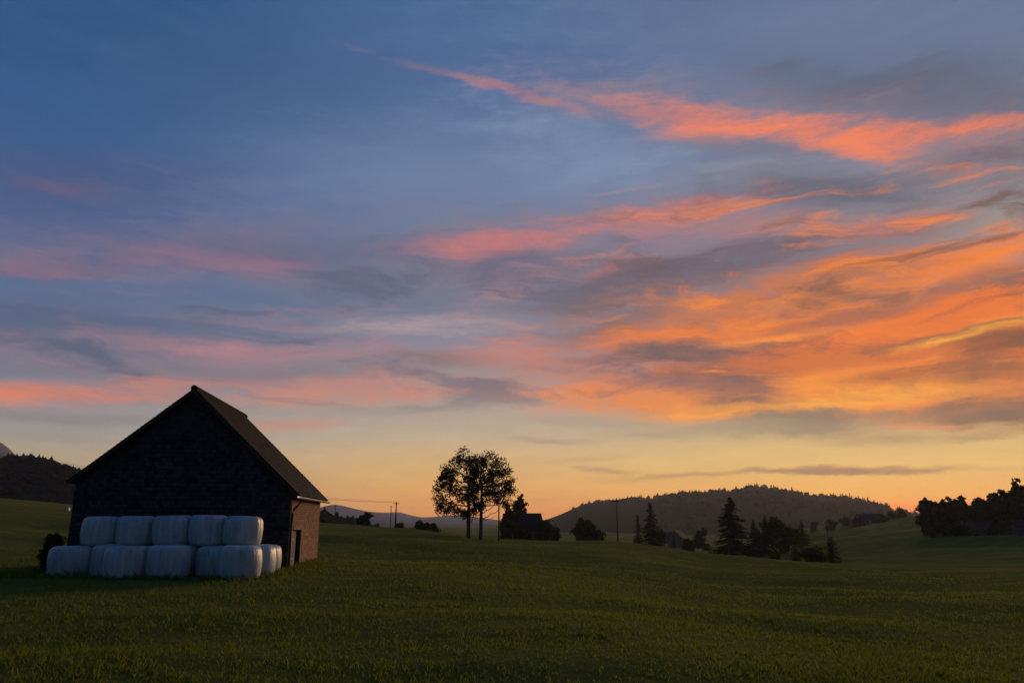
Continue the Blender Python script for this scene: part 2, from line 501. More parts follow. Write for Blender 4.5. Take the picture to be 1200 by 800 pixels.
def ground_mat():
    m = bpy.data.materials.new('meadow')
    m.use_nodes = True
    t = NT(m.node_tree)
    b = t.n['Principled BSDF']
    b.inputs['Roughness'].default_value = .95
    b.inputs['Specular IOR Level'].default_value = 0
    co = t.node('ShaderNodeTexCoord').outputs['Object']
    big = t.noise(t.node('ShaderNodeMapping', {'Vector': co, 'Scale': (.035, .06, .0)}).outputs[0], 1.0, 6.0, .62)
    mid = t.noise(t.node('ShaderNodeMapping', {'Vector': co, 'Scale': (.22, .5, .0)}).outputs[0], 1.0, 6.0, .6)
    fine = t.noise(co, 5.0, 6.0, .7)
    k = t.math('ADD', t.math('ADD', t.math('MULTIPLY', big, .5), t.math('MULTIPLY', mid, .32)), t.math('MULTIPLY', fine, .22))
    c = t.ramp(k, [(.38, (.060, .084, .017)), (.5, (.130, .148, .030)), (.58, (.190, .190, .042)), (.66, (.255, .225, .058))])
    t.l.new(c, b.inputs['Base Color'])
    bp = t.node('ShaderNodeBump', {'Height': t.math('ADD', fine, t.math('MULTIPLY', mid, 2.0)), 'Strength': .8, 'Distance': .25})
    t.l.new(bp.outputs[0], b.inputs['Normal'])
    return m


M['ground'] = ground_mat()


def hill_mat():
    m = bpy.data.materials.new('wooded_slope')
    m.use_nodes = True
    t = NT(m.node_tree)
    b = t.n['Principled BSDF']
    b.inputs['Roughness'].default_value = .95
    b.inputs['Specular IOR Level'].default_value = 0
    co = t.node('ShaderNodeTexCoord').outputs['Object']
    n = t.noise(t.node('ShaderNodeMapping', {'Vector': co, 'Scale': (.006, .006, .02)}).outputs[0], 1.0, 6.0, .6)
    n2 = t.noise(co, .09, 4.0, .7)
    z = t.node('ShaderNodeSeparateXYZ', {0: co}).outputs[2]
    k = t.math('ADD', t.math('MULTIPLY', z, .012), t.math('MULTIPLY', t.math('SUBTRACT', n, .5), 1.6))
    woods = t.mix(n2, (.014, .020, .010), (.026, .032, .016))
    field = t.mix(n2, (.034, .050, .018), (.05, .062, .024))
    t.l.new(t.mix(t.maprange(k, -.25, .10), field, woods), b.inputs['Base Color'])
    return m


M['hill'] = hill_mat()


# ------------------------------------------------------------------ mesh helpers
def link(name, me, m, parent=None):
    if m is not None:
        me.materials.append(m)
    o = bpy.data.objects.new(name, me)
    COL.objects.link(o)
    if parent is not None:
        o.parent = parent
    return o


def tag(o, label=None, cat=None, group=None, kind=None):
    if label: o['label'] = label
    if cat: o['category'] = cat
    if group: o['group'] = group
    if kind: o['kind'] = kind
    return o


def empty(name, loc, rz=0.0, label=None, cat=None, group=None):
    o = bpy.data.objects.new(name, None)
    o.empty_display_size = .3
    COL.objects.link(o)
    o.location = loc
    o.rotation_euler = (0, 0, rz)
    return tag(o, label, cat, group)


def np_mesh(name, V, Q, smooth=False):
    """V (n,3); Q (m,k) faces all of one size"""
    V = np.asarray(V, dtype=np.float32)
    Q = np.asarray(Q, dtype=np.int32)
    k = Q.shape[1]
    me = bpy.data.meshes.new(name)
    me.vertices.add(len(V))
    me.vertices.foreach_set('co', V.ravel())
    me.loops.add(Q.size)
    me.loops.foreach_set('vertex_index', Q.ravel())
    me.polygons.add(len(Q))
    me.polygons.foreach_set('loop_start', np.arange(0, Q.size, k, dtype=np.int32))
    me.polygons.foreach_set('use_smooth', np.full(len(Q), smooth, dtype=bool))
    me.update(calc_edges=True)
    me.validate()
    return me


class MB:
    """collects simple solids; build() links them as one mesh"""
    def __init__(self):
        self.v = []
        self.f = []
        self.uv = []

    def add(self, vs, fs):
        o = len(self.v)
        self.v += [tuple(float(q) for q in p) for p in vs]
        self.f += [tuple(i + o for i in f) for f in fs]

    def box(self, a, b):
        x0, y0, z0 = a
        x1, y1, z1 = b
        self.add([(x0, y0, z0), (x1, y0, z0), (x1, y1, z0), (x0, y1, z0), (x0, y0, z1), (x1, y0, z1), (x1, y1, z1), (x0, y1, z1)],
                 [(0, 3, 2, 1), (4, 5, 6, 7), (0, 1, 5, 4), (1, 2, 6, 5), (2, 3, 7, 6), (3, 0, 4, 7)])

    def prism(self, poly, axis, a, b):
        """poly in the two other axes (order kept), pushed from a to b along axis"""
        def p3(p, t):
            q = list(p)
            q.insert(axis, t)
            return q
        n = len(poly)
        self.add([p3(p, a) for p in poly] + [p3(p, b) for p in poly],
                 [tuple(range(n)), tuple(range(2 * n - 1, n - 1, -1))] + [(i, i + n, (i + 1) % n + n, (i + 1) % n) for i in range(n)])

    def tube(self, pts, rad, seg=6, cap=True):
        pts = [np.array(p, float) for p in pts]
        rings = []
        for i, p in enumerate(pts):
            t = pts[min(i + 1, len(pts) - 1)] - pts[max(i - 1, 0)]
            t /= (np.linalg.norm(t) + 1e-9)
            h = np.array([0, 0, 1.0]) if abs(t[2]) < .9 else np.array([1.0, 0, 0])
            a = np.cross(t, h); a /= np.linalg.norm(a)
            b = np.cross(t, a)
            r = rad[i] if hasattr(rad, '__len__') else rad
            rings.append([p + r * (math.cos(2 * math.pi * k / seg) * a + math.sin(2 * math.pi * k / seg) * b) for k in range(seg)])
        vs = [q for rg in rings for q in rg]
        fs = []
        for i in range(len(pts) - 1):
            for k in range(seg):
                k2 = (k + 1) % seg
                fs.append((i * seg + k, i * seg + k2, (i + 1) * seg + k2, (i + 1) * seg + k))
        if cap:
            fs.append(tuple(range(seg - 1, -1, -1)))
            fs.append(tuple((len(pts) - 1) * seg + k for k in range(seg)))
        self.add(vs, fs)

    def mesh(self, name, smooth=False, uv=None):
        me = bpy.data.meshes.new(name)
        me.from_pydata(self.v, [], self.f)
        import bmesh
        bm = bmesh.new()
        bm.from_mesh(me)
        bmesh.ops.recalc_face_normals(bm, faces=bm.faces)
        if uv:
            lay = bm.loops.layers.uv.new('UVMap')
            for f in bm.faces:
                n = f.normal
                for lp in f.loops:
                    lp[lay].uv = uv(lp.vert.co, n)
        bm.to_mesh(me)
        bm.free()
        if smooth:
            me.polygons.foreach_set('use_smooth', [True] * len(me.polygons))
        return me

    def build(self, name, m, parent=None, smooth=False, uv=None):
        return link(name, self.mesh(name, smooth, uv), m, parent)


# ------------------------------------------------------------------ terrain
def vnoise(x, y, seed):
    """smooth value noise on a lattice"""
    xi = np.floor(x).astype(np.int64); yi = np.floor(y).astype(np.int64)
    fx = x - xi; fy = y - yi
    fx = fx * fx * (3 - 2 * fx); fy = fy * fy * (3 - 2 * fy)

    def h(i, j):
        n = (i * 374761393 + j * 668265263 + seed * 1442695041) & 0x7fffffff
        n = ((n ^ (n >> 13)) * 1274126177) & 0x7fffffff
        return ((n ^ (n >> 16)) & 0xffff) / 65535.0
    return (h(xi, yi) * (1 - fx) + h(xi + 1, yi) * fx) * (1 - fy) + (h(xi, yi + 1) * (1 - fx) + h(xi + 1, yi + 1) * fx) * fy - .5


# per viewing bearing: (distance, height above eye level expressed as the frame row where that ground is seen)
TERR = {
    0: [(100, 590), (200, 588), (420, 584)],
    80: [(100, 597), (200, 596), (420, 592)],
    250: [(100, 605), (200, 606), (420, 607)],
    375: [(100, 612), (150, 614), (300, 617), (600, 617)],
    500: [(100, 621), (150, 624), (300, 623), (600, 621)],
    560: [(100, 632), (150, 634), (300, 631), (600, 624)],
    640: [(100, 634), (150, 636), (300, 631), (600, 625)],
    700: [(95, 633.5), (140, 637), (300, 633), (600, 626)],
    760: [(90, 640), (130, 643), (300, 637), (600, 628)],
    830: [(85, 652), (120, 654), (180, 648), (350, 638), (700, 628)],
    900: [(75, 658), (110, 657), (180, 649), (350, 634), (700, 626)],
    985: [(70, 661.5), (100, 661), (180, 640), (350, 618), (500, 613)],
    1060: [(70, 664.5), (100, 664), (180, 636), (350, 607), (480, 604)],
    1130: [(70, 667), (100, 665), (180, 634), (350, 606), (480, 601)],
    1200: [(70, 669), (100, 667), (180, 632), (350, 600), (480, 596)],
}
NR = 190
RG = np.concatenate([[0.0], np.geomspace(1.0, 3500, NR - 1)])
cols = sorted(TERR)
colaz = np.array([azel(px, 640)[0] for px in cols])
prof = []
for px in cols:
    rr = [0, 12, 36]
    zz = [0, 0, 0]
    if px > 560:
        f_ = min(1.0, (px - 560) / 400)
        rr = [0, 5, 25]
        zc = zat(px, TERR[px][0][1], TERR[px][0][0])
        zz = [0, 0, zc * .27 * f_]
    for r_, y_ in TERR[px]:
        rr.append(r_); zz.append(zat(px, y_, r_))
    rr += [1500, 3600]
    zz += [zz[-1] * .5 - 6, -12]
    prof.append(np.interp(RG, rr, zz))
prof = np.array(prof)
AZ = np.concatenate([np.linspace(-math.pi, -.9, 40, endpoint=False), np.linspace(-.9, .9, 260, endpoint=False), np.linspace(.9, math.pi, 41)])
# blend columns; behind the camera the field is plain
wcol = np.array([np.interp(AZ, colaz, prof[:, k]) for k in range(NR)]).T
fade = np.clip((np.abs(AZ) - .8) / 1.2, 0, 1)[:, None]
wcol = wcol * (1 - fade)
ker = np.exp(-np.linspace(-2, 2, 9) ** 2); ker /= ker.sum()
for _ in range(2):
    wcol = np.apply_along_axis(lambda a: np.convolve(np.pad(a, 4, mode='edge'), ker, 'valid'), 0, wcol)
k2 = np.array([.25, .5, .25])
for _ in range(2):
    wcol = np.apply_along_axis(lambda a: np.convolve(np.pad(a, 1, mode='edge'), k2, 'valid'), 1, wcol)
wcol[0] = wcol[-1] = (wcol[0] + wcol[-1]) / 2
GX = np.sin(AZ)[:, None] * RG[None]
GY = np.cos(AZ)[:, None] * RG[None]
bump = (vnoise(GX / 17, GY / 9, 1) * 1.1 + vnoise(GX / 6.5, GY / 3.8, 2) * .42 + vnoise(GX / 2.2, GY / 1.6, 5) * .07)
bump *= np.clip((np.hypot(GX + 11.5, GY - 27) - 7) / 10, .12, 1) * np.clip(RG / 8, .1, 1)[None]
bump *= np.clip((125 - RG) / 60, .35, 1)[None]
bump += vnoise(GX / 60, GY / 30, 3) * np.clip((RG - 90) / 120, 0, 1)[None] * 2.0
wob = vnoise(GX / 45, GY / 45, 14) * 26
terr_ = np.sin((RG[None] + wob) / 2.9) * .5 + np.sin((RG[None] + wob * .6) / 5.3 + 1) * .6
bump += terr_ * np.clip((RG - 105) / 60, 0, 1)[None] * np.clip((520 - RG) / 200, 0, 1)[None] * np.clip((AZ - .22) / .12, 0, 1)[:, None] * 1.3
bump[:, 0] = 0
bump[-1] = bump[0]
GZ = wcol + bump


def gz(x, y):
    a = math.atan2(x, y); r = math.hypot(x, y)
    i = int(np.clip(np.searchsorted(AZ, a) - 1, 0, len(AZ) - 2)); k = int(np.clip(np.searchsorted(RG, r) - 1, 0, NR - 2))
    fa = (a - AZ[i]) / (AZ[i + 1] - AZ[i]); fr = (r - RG[k]) / (RG[k + 1] - RG[k])
    return float((GZ[i, k] * (1 - fr) + GZ[i, k + 1] * fr) * (1 - fa) + (GZ[i + 1, k] * (1 - fr) + GZ[i + 1, k + 1] * fr) * fa)


na = len(AZ)
V = np.stack([GX, GY, GZ], -1).reshape(-1, 3)
ii, kk = np.meshgrid(np.arange(na - 1), np.arange(NR - 1), indexing='ij')
Q = np.stack([ii * NR + kk, ii * NR + kk + 1, (ii + 1) * NR + kk + 1, (ii + 1) * NR + kk], -1).reshape(-1, 4)
ground = link('meadow_ground', np_mesh('meadow_ground', V, Q, True), M['ground'])
tag(ground, kind='structure')


def spot(px, r, sink=0.0):
    """ground point on the bearing of a frame column, r metres away"""
    a = azel(px, 630)[0]
    x, y = r * math.sin(a), r * math.cos(a)
    return np.array([x, y, gz(x, y) - sink])


def row_of(x, y, z):
    e = math.atan2(z - EYE, y)
    return 400 - FOC * math.tan(e - PITCH)


# ------------------------------------------------------------------ hills and mountains
def ridge(name, pts, rc, rf, yb, m, rough=1.0, seed=1, n=260, depth=1.0):
    pts = sorted(pts)
    pxs = np.linspace(pts[0][0], pts[-1][0], n)
    ys = np.interp(pxs, [p[0] for p in pts], [p[1] for p in pts])
    ys = np.convolve(np.pad(ys, 3, mode='edge'), np.ones(7) / 7, 'valid')
    rows = 26
    V = []
    for i, (px, y) in enumerate(zip(pxs, ys)):
        a, e = azel(px, y)
        zc = EYE + rc * math.tan(e)
        zb = EYE + rf * math.tan(azel(px, yb)[1]) - 6
        zb = min(zb, zc)
        for k in range(rows):
            s = k / (rows - 6)
            if s <= 1:
                r = rf + (rc - rf) * s
                z = zb + (zc - zb) * (1 - (1 - s) ** 1.5)
            else:
                r = rc + (rc - rf) * (s - 1) * 1.2
                z = zc + (zb - 10 - zc) * min(1.0, ((s - 1) / .25)) ** 1.3
            V.append((r * math.sin(a), r * math.cos(a), z))
    V = np.array(V)
    sc_ = rc / 1000.0
    V[:, 2] += (vnoise(V[:, 0] / (60 * sc_), V[:, 1] / (60 * sc_), seed) * 6 + vnoise(V[:, 0] / (18 * sc_), V[:, 1] / (18 * sc_), seed + 1) * 2) * sc_ * rough
    ii, kk = np.meshgrid(np.arange(n - 1), np.arange(rows - 1), indexing='ij')
    Q = np.stack([ii * rows + kk, (ii + 1) * rows + kk, (ii + 1) * rows + kk + 1, ii * rows + kk + 1], -1).reshape(-1, 4)
    o = link(name, np_mesh(name, V, Q, True), m)
    tag(o, kind='structure')
    return V.reshape(n, rows, 3), pxs


HV, HPX = ridge('wooded_hill', [(560, 650), (600, 628), (632, 610), (650, 604), (665, 597), (690, 590), (720, 589), (745, 588), (765, 586), (790, 582), (815, 579.5), (850, 577), (872, 575), (900, 577),
                         (930, 580), (950, 583), (985, 586), (1010, 590), (1040, 598), (1060, 603), (1085, 612), (1130, 628), (1180, 640)], 1400, 650, 626, M['hill'], 1.0, 11)
LV, LPX = ridge('forest_hill', [(-500, 520), (-250, 530), (-100, 538), (0, 542), (30, 543), (60, 549), (85, 556), (100, 561), (150, 574), (250, 588), (340, 605), (375, 611), (400, 613), (430, 619), (480, 630)],
                520, 330, 594, M['forest'], .8, 21)
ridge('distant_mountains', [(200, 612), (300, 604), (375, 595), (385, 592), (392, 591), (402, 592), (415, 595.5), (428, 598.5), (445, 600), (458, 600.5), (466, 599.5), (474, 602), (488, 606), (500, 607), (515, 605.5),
                            (532, 603.5), (548, 604), (565, 607), (600, 612), (650, 616), (760, 622)], 3100, 2300, 612, M['hazy_far_hill'], .35, 31)
ridge('distant_foothills', [(250, 618), (330, 609), (400, 608), (440, 609), (480, 612), (520, 614), (560, 613), (600, 616), (680, 622)], 2000, 1500, 616, M['hazy_far_hill'], .3, 35)
ridge('rocky_mountain', [(-600, 470), (-300, 492), (-120, 488), (-50, 505), (0, 520), (8, 524), (16, 532), (26, 545), (60, 572), (120, 590), (200, 605)], 1700, 1200, 590, M['rock'], 1.0, 41)


# ------------------------------------------------------------------ trees
def leaves(centres, n_each, rad, size, rng, flat=.8):
    """diamond leaf faces scattered round clump centres"""
    centres = np.asarray(centres, float)
    c = np.repeat(centres, n_each, axis=0)
    rr = np.repeat(np.asarray(rad, float) if hasattr(rad, '__len__') else np.full(len(centres), rad), n_each)
    d = rng.normal(size=c.shape)
    d /= np.linalg.norm(d, axis=1, keepdims=True)
    p = c + d * (rr * rng.random(len(c)) ** .45)[:, None] * np.array([1, 1, flat])
    u = rng.normal(size=c.shape); u /= np.linalg.norm(u, axis=1, keepdims=True)
    v = np.cross(u, rng.normal(size=c.shape)); v /= np.linalg.norm(v, axis=1, keepdims=True)
    s = size * (.6 + .8 * rng.random(len(c)))[:, None]
    V = np.stack([p - u * s, p + v * s * .55, p + u * s, p - v * s * .55], 1).reshape(-1, 3)
    Q = np.arange(len(V)).reshape(-1, 4)
    return V, Q


def curve(a, b, sag, n=6, rng=None, jit=.0):
    a = np.array(a, float); b = np.array(b, float)
    m_ = (a + b) / 2 + np.array(sag, float)
    out = []
    for i in range(n):
        t = i / (n - 1)
        p = (1 - t) ** 2 * a + 2 * t * (1 - t) * m_ + t * t * b
        if rng is not None and 0 < i < n - 1:
            p = p + rng.normal(size=3) * jit
        out.append(p)
    return out


def broadleaf(name, base, H, lobes, seed, label, cat='tree', group=None, trunk_r=.17, trunk_h=.35, clump=.5, per=26, leaf=.16, density=1.0, lean=0.0, bare=(), twist=0.0, flat=.8):
    """lobes: (x, y, z, rx, ry, rz) in metres from the tree's base; every lobe gets a limb and clumps"""
    rng = np.random.default_rng(seed)
    root = empty(name, base, twist, label, cat, group)
    wood = MB()
    fork = np.array([lean * .4, 0, H * trunk_h])
    top = np.array([lean, 0, H * .86])
    tp = [np.array([0, 0, -.3]), np.array([0, 0, .15]), fork * np.array([.6, 1, .5]), fork, fork + (top - fork) * .33 + rng.normal(size=3) * .1, fork + (top - fork) * .66 + rng.normal(size=3) * .1, top]
    wood.tube(tp, [trunk_r * 1.5, trunk_r * 1.12, trunk_r * .95, trunk_r * .85, trunk_r * .6, trunk_r * .38, trunk_r * .08], 8)
    cents, rads = [], []
    for (lx, ly, lz, rx, ry, rz) in lobes:
        lc = np.array([lx, ly, lz])
        t = np.clip((lz - rz * .9) / H, trunk_h * .75, .8)
        st_ = np.array([np.interp(t * H, [q[2] for q in tp], [q[0] for q in tp]), 0, t * H])
        wood.tube(curve(st_, lc, (0, 0, -.12 * np.linalg.norm(lc - st_)), 7, rng, .05), np.linspace(trunk_r * .42, trunk_r * .12, 7), 5)
        nc = max(4, int(density * 11 * (rx * ry * rz) ** .5 / clump ** 1.5 * .42))
        for _ in range(nc):
            d = rng.normal(size=3); d /= np.linalg.norm(d)
            c = lc + d * np.array([rx, ry, rz]) * rng.random() ** .4
            cents.append(c); rads.append(clump * (.55 + .75 * rng.random()))
            s2 = lc + (c - lc) * .08 + (st_ - lc) * rng.random() * .5
            wood.tube(curve(s2, c, (0, 0, -.08 * np.linalg.norm(c - s2)), 4, rng, .04), np.linspace(trunk_r * .16, trunk_r * .04, 4), 4, False)
    for (a, b, r_) in bare:
        wood.tube(curve(a, b, (0, 0, -.12 * np.linalg.norm(np.array(b) - np.array(a))), 8, rng, .05), np.linspace(r_, r_ * .25, 8), 5)
    wood.build('trunk', M['bark'], root, True)
    V, Q = leaves(cents, per, rads, leaf, rng, flat)
    link('crown', np_mesh('crown', V, Q), M['leaf'], root)
    return root


def conifer(name, base, H, rad, seed, label, group=None, levels=26, bare=.06, shape=.85, size=1.0, cat='tree'):
    rng = np.random.default_rng(seed)
    root = empty(name, base, rng.random() * 6, label, cat, group)
    wood = MB()
    wood.tube([(0, 0, -.3), (0, 0, H * .5), (0, 0, H * .985)], [H * .016, H * .010, H * .002], 7)
    wood.build('trunk', M['bark'], root, True)
    P, U, Wd, S = [], [], [], []
    for i in range(levels):
        t = bare + (1 - bare) * (i + rng.random() * .5) / levels
        z = H * t
        nb = int(6 + 6 * (1 - t))
        L = rad * ((1 - t) ** shape) * 1.0 + .02 * H * (1 - t)
        if t < .16: L *= .75 + t
        for b in range(nb):
            a = rng.random() * 2 * math.pi
            l = L * (.62 + .5 * rng.random())
            steps = max(3, int(l / (H * .022)))
            for s in range(steps):
                f = (s + .6) / steps
                rr = l * f
                dz = -.34 * rr * (1 - .5 * f) - .02 * H * f
                p = np.array([math.cos(a) * rr, math.sin(a) * rr, z + dz])
                dirn = np.array([math.cos(a + rng.normal() * .7), math.sin(a + rng.normal() * .7), -.35 + rng.normal() * .25])
                P.append(p); U.append(dirn); S.append(H * .030 * size * (.7 + .7 * rng.random()) * (1.15 - .4 * f))
                Wd.append(rng.normal(size=3))
    P = np.array(P); U = np.array(U); Wd = np.array(Wd); S = np.array(S)[:, None]
    U /= np.linalg.norm(U, axis=1, keepdims=True)
    Wv = np.cross(U, Wd); Wv /= np.linalg.norm(Wv, axis=1, keepdims=True)
    V = np.stack([P - U * S, P + Wv * S * .5, P + U * S * 1.3, P - Wv * S * .5], 1).reshape(-1, 3)
    # leader tip
    link('crown', np_mesh('crown', V, np.arange(len(V)).reshape(-1, 4)), M['needle'], root)
    return root


def shrub(name, base, rx, rz, seed, label, group=None, leaf=.11, n=26, per=55, upright=1.0, cat='shrub'):
    rng = np.random.default_rng(seed)
    root = empty(name, base, 0, label, cat, group)
    stems = MB()
    cents, rads = [], []
    for _ in range(n):
        d = rng.normal(size=3); d /= np.linalg.norm(d)
        d *= rng.random() ** .35
        c = np.array([d[0] * rx * .78, d[1] * rx * .78, rz * .48 + d[2] * rz * .44])
        sh = 1 - .35 * upright * max(0, c[2] / rz - .45)
        c[:2] *= sh
        cents.append(c); rads.append((rx * rz) ** .5 * .30 * (.7 + .6 * rng.random()))
        stems.tube(curve((rng.normal() * rx * .12, rng.normal() * rx * .12, -.15), c, (0, 0, .05), 4), [rx * .03, rx * .022, rx * .015, rx * .006], 4)
    stems.build('stem', M['bark'], root, True)
    V, Q = leaves(cents, per, rads, leaf, rng, .9)
    V[:, 2] = np.maximum(V[:, 2], .01)
    link('foliage', np_mesh('foliage', V, Q), M['leaf'], root)
    return root


# ------------------------------------------------------------------ barn
BL, BW = 7.15, 7.7                      # depth and width
CN = at = None
ang = math.atan(.105)
barn_o = np.array([-8.22, 27.9, 0.0])   # near corner of gable and side wall
barn = empty('barn', barn_o, ang, 'dark shingled barn with steep tiled gable roof behind the wrapped bales', 'barn')
# local frame: x to the right along the gable, y back along the side wall; the gable runs from x=-BW to 0
XA, ZA, ZR, ZL = -BW / 2 + .04, 6.5, 2.88, 3.2


def roofz(x):
    return ZR + (ZA - ZR) * (x / XA) if x > XA else ZL + (ZA - ZL) * ((x + BW) / (XA + BW))


def uv_wall(co, n):
    return (co.x, co.z) if abs(n.y) > abs(n.x) else (co.y, co.z)


def gable(y, sgn, name):
    """courses of shingles lapped over one another, cut to the roof line"""
    mb = MB()
    rng = random.Random(5 + sgn)
    ch = .155
    z = -.25
    k = 0
    while z < ZA - .14:
        z1 = min(z + ch, ZA - .13)
        def lim(zz):
            a = -BW if zz < ZL - .12 else -BW + (zz - ZL + .12) / (ZA - ZL) * (XA + BW)
            b = 0 if zz < ZR - .12 else XA * (zz - ZR + .12) / (ZA - ZR)
            return a, b
        a0, b0 = lim(z); a1, b1 = lim(z1)
        x = a0
        while x < b0 - .01:
            wd = .35 + rng.random() * .5
            xe = min(b0, x + wd)
            if b0 - xe < .12: xe = b0
            t0 = .03 + rng.random() * .03
            dz = rng.uniform(-.012, .012)
            xa1, xb1 = min(max(x, a1), b1), max(min(xe, b1), a1)
            y0 = y - sgn * 0.0
            zb = z + dz
            mb.add([(x, y + sgn * t0, zb), (xe, y + sgn * t0, zb), (xe, y - sgn * .06, zb), (x, y - sgn * .06, zb),
                    (xa1, y + sgn * .008, z1), (xb1, y + sgn * .008, z1), (xb1, y - sgn * .06, z1), (xa1, y - sgn * .06, z1)],
                   [(0, 1, 2, 3), (7, 6, 5, 4), (0, 4, 5, 1), (1, 5, 6, 2), (2, 6, 7, 3), (3, 7, 4, 0)])
            x = xe
        z = z1
        k += 1
    ys = sorted((y - sgn * .045, y - sgn * .09))
    mb.prism([(-BW + .09, -.25), (-.09, -.25), (-.09, ZR - .16), (XA, ZA - .2), (-BW + .09, ZL - .16)], 1, ys[0], ys[1])
    return mb.build(name, M['gable_shingle'], barn, uv=uv_wall)


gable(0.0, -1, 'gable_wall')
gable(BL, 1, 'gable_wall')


def sidewall(x, sgn, zt, name, door=None):
    mb = MB()
    rng = random.Random(9 + sgn)
    z = -.25
    ch = .095
    while z < zt - .02:
        z1 = min(z + ch, zt)
        spans = [(.07, BL - .07)]
        if door and z < door[2]:
            spans = [(.07, door[0]), (door[1], BL - .07)]
        for (s0, s1) in spans:
            y = s0
            while y < s1 - .01:
                ye = min(s1, y + .5 + rng.random() * .6)
                t0 = .022 + rng.random() * .012
                zb = z + rng.uniform(-.01, .01)
                mb.add([(x + sgn * t0, y, zb), (x + sgn * t0, ye, zb), (x - sgn * .06, ye, zb), (x - sgn * .06, y, zb),
                        (x + sgn * .006, y, z1), (x + sgn * .006, ye, z1), (x - sgn * .06, ye, z1), (x - sgn * .06, y, z1)],
                       [(0, 1, 2, 3), (7, 6, 5, 4), (0, 4, 5, 1), (1, 5, 6, 2), (2, 6, 7, 3), (3, 7, 4, 0)])
                y = ye
        z = z1
    return mb.build(name, M['side_shingle'], barn, uv=uv_wall)


DOOR = (.35, 2.15, 1.42)
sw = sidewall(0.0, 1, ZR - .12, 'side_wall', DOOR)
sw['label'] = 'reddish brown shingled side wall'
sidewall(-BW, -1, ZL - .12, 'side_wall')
# roof: two slabs, laid as tile courses
OVF, OVS, TH = .30, .26, .06


def roof_slab(x0, z0, x1, z1, name):
    """from the eave (x0,z0) up to the ridge (x1,z1), tile rows stepped"""
    mb = MB()
    Ln = math.hypot(x1 - x0, z1 - z0)
    ux, uz = (x1 - x0) / Ln, (z1 - z0) / Ln
    nx, nz = (-uz, ux) if ux > 0 else (uz, -ux)
    n = int(Ln / .17)
    rng = random.Random(3)
    mb.prism([(x0, z0), (x0 + nx * TH, z0 + nz * TH), (x1 + nx * TH, z1 + nz * TH), (x1, z1)], 1, -OVF, BL + OVF)
    base_uv = []
    for i in range(n):
        s0, s1 = Ln * i / n - .02, Ln * (i + 1) / n
        a = TH + .004
        y = -OVF - .01
        while y < BL + OVF:
            ye = min(BL + OVF + .01, y + .5 + rng.random() * .5)
            up = .030 + rng.random() * .012
            q = []
            for s, h in ((s0, a), (s0, a + up), (s1, a + .012), (s1, a)):
                q.append((x0 + ux * s + nx * h, z0 + uz * s + nz * h))
            mb.prism(q, 1, y, ye)
            y = ye
    return mb.build(name, M['roof_tile'], barn, uv=lambda co, nn: (co.y, math.hypot(co.x - x1, co.z - z1)))


sr = (ZA - ZR) / (-XA)
sl_ = (ZA - ZL) / (XA + BW)
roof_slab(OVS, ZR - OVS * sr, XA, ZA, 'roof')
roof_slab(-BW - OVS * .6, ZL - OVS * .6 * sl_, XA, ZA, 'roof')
mb = MB()
for k in range(20):
    y0 = -OVF - .03 + k * (BL + 2 * OVF + .06) / 20
    y1 = y0 + (BL + 2 * OVF + .06) / 20 + .02
    mb.tube([(XA, y0, ZA + .10), (XA, y1, ZA + .095)], [.125, .11], 10)
mb.build('ridge_cap', M['roof_tile'], barn, uv=lambda co, nn: (co.y, co.x + co.z))
for (x0, z0, x1, z1) in ((OVS - .01, ZR - OVS * sr, XA, ZA), (-BW - OVS * .6 + .01, ZL - OVS * .6 * sl_, XA, ZA)):
    for yy in (-OVF - .036, BL + OVF + .012):
        mb = MB()
        mb.prism([(x0, z0 - .06), (x1, z1 - .09), (x1, z1 + .06), (x0, z0 + .08)], 1, yy, yy + .026)
        mb.build('verge_board', M['house_wood'], barn)
# gutter along the visible eave: half round, with a dark elbow pipe at the near corner
mb = MB()
gx, gzz = OVS + .075, ZR - OVS * sr - .015
ring = [(gx + .075 * math.cos(t), gzz + .075 * math.sin(t)) for t in np.linspace(math.pi, 2 * math.pi, 9)]
ring += [(gx + .066 * math.cos(t), gzz + .066 * math.sin(t)) for t in np.linspace(2 * math.pi, math.pi, 9)]
mb.prism(ring, 1, -OVF - .12, BL + OVF + .15)
mb.build('gutter', M['zinc'], barn)
mb = MB()
mb.box((OVS - .012, -OVF, ZR - OVS * sr - .085), (OVS + .008, BL + OVF, ZR - OVS * sr + .05))
mb.build('fascia_board', M['white_paint'], barn)
mb = MB()
mb.tube([(gx, .02, gzz - .06), (gx, .0, gzz - .2), (gx - .1, -.04, gzz - .33), (.13, -.07, gzz - .46), (.075, -.085, gzz - .62), (.07, -.09, gzz - 1.2), (.07, -.09, .0)], .045, 8)
mb.build('downpipe', M['dark_metal'], barn, True)
# door in the side wall
mb = MB()
mb.box((-.5, DOOR[0] + .02, -.2), (-.45, DOOR[1] - .02, DOOR[2]))
mb.build('doorway_shade', M['inside_shade'], barn)  # dark sheet set behind the opening, coloured as the unlit interior
fr = MB()
fr.box((-.05, DOOR[0] - .14, -.25), (.05, DOOR[0], DOOR[2] + .0))
fr.box((-.05, DOOR[1], -.25), (.065, DOOR[1] + .14, DOOR[2] + .0))
fr.box((-.05, DOOR[0] - .22, DOOR[2] + .004), (.12, DOOR[1] + .22, DOOR[2] + .13))
fr.build('door_frame', M['old_wood'], barn)
dr = MB()
dx = -.03; dy = 1.0
rng = random.Random(2)
for k in range(6):
    a, b = k * .17, k * .17 + .158
    zt = DOOR[2] - .04 - rng.random() * .04
    hx, hy = .0, DOOR[0] + .02
    p = [(hx + dx * a, hy + dy * a), (hx + dx * b, hy + dy * b)]
    dr.prism([(p[0][0], p[0][1]), (p[1][0], p[1][1]), (p[1][0] + .035, p[1][1] - .01), (p[0][0] + .035, p[0][1] - .01)], 2, .03, zt)
door = dr.build('door', M['old_wood'], barn)
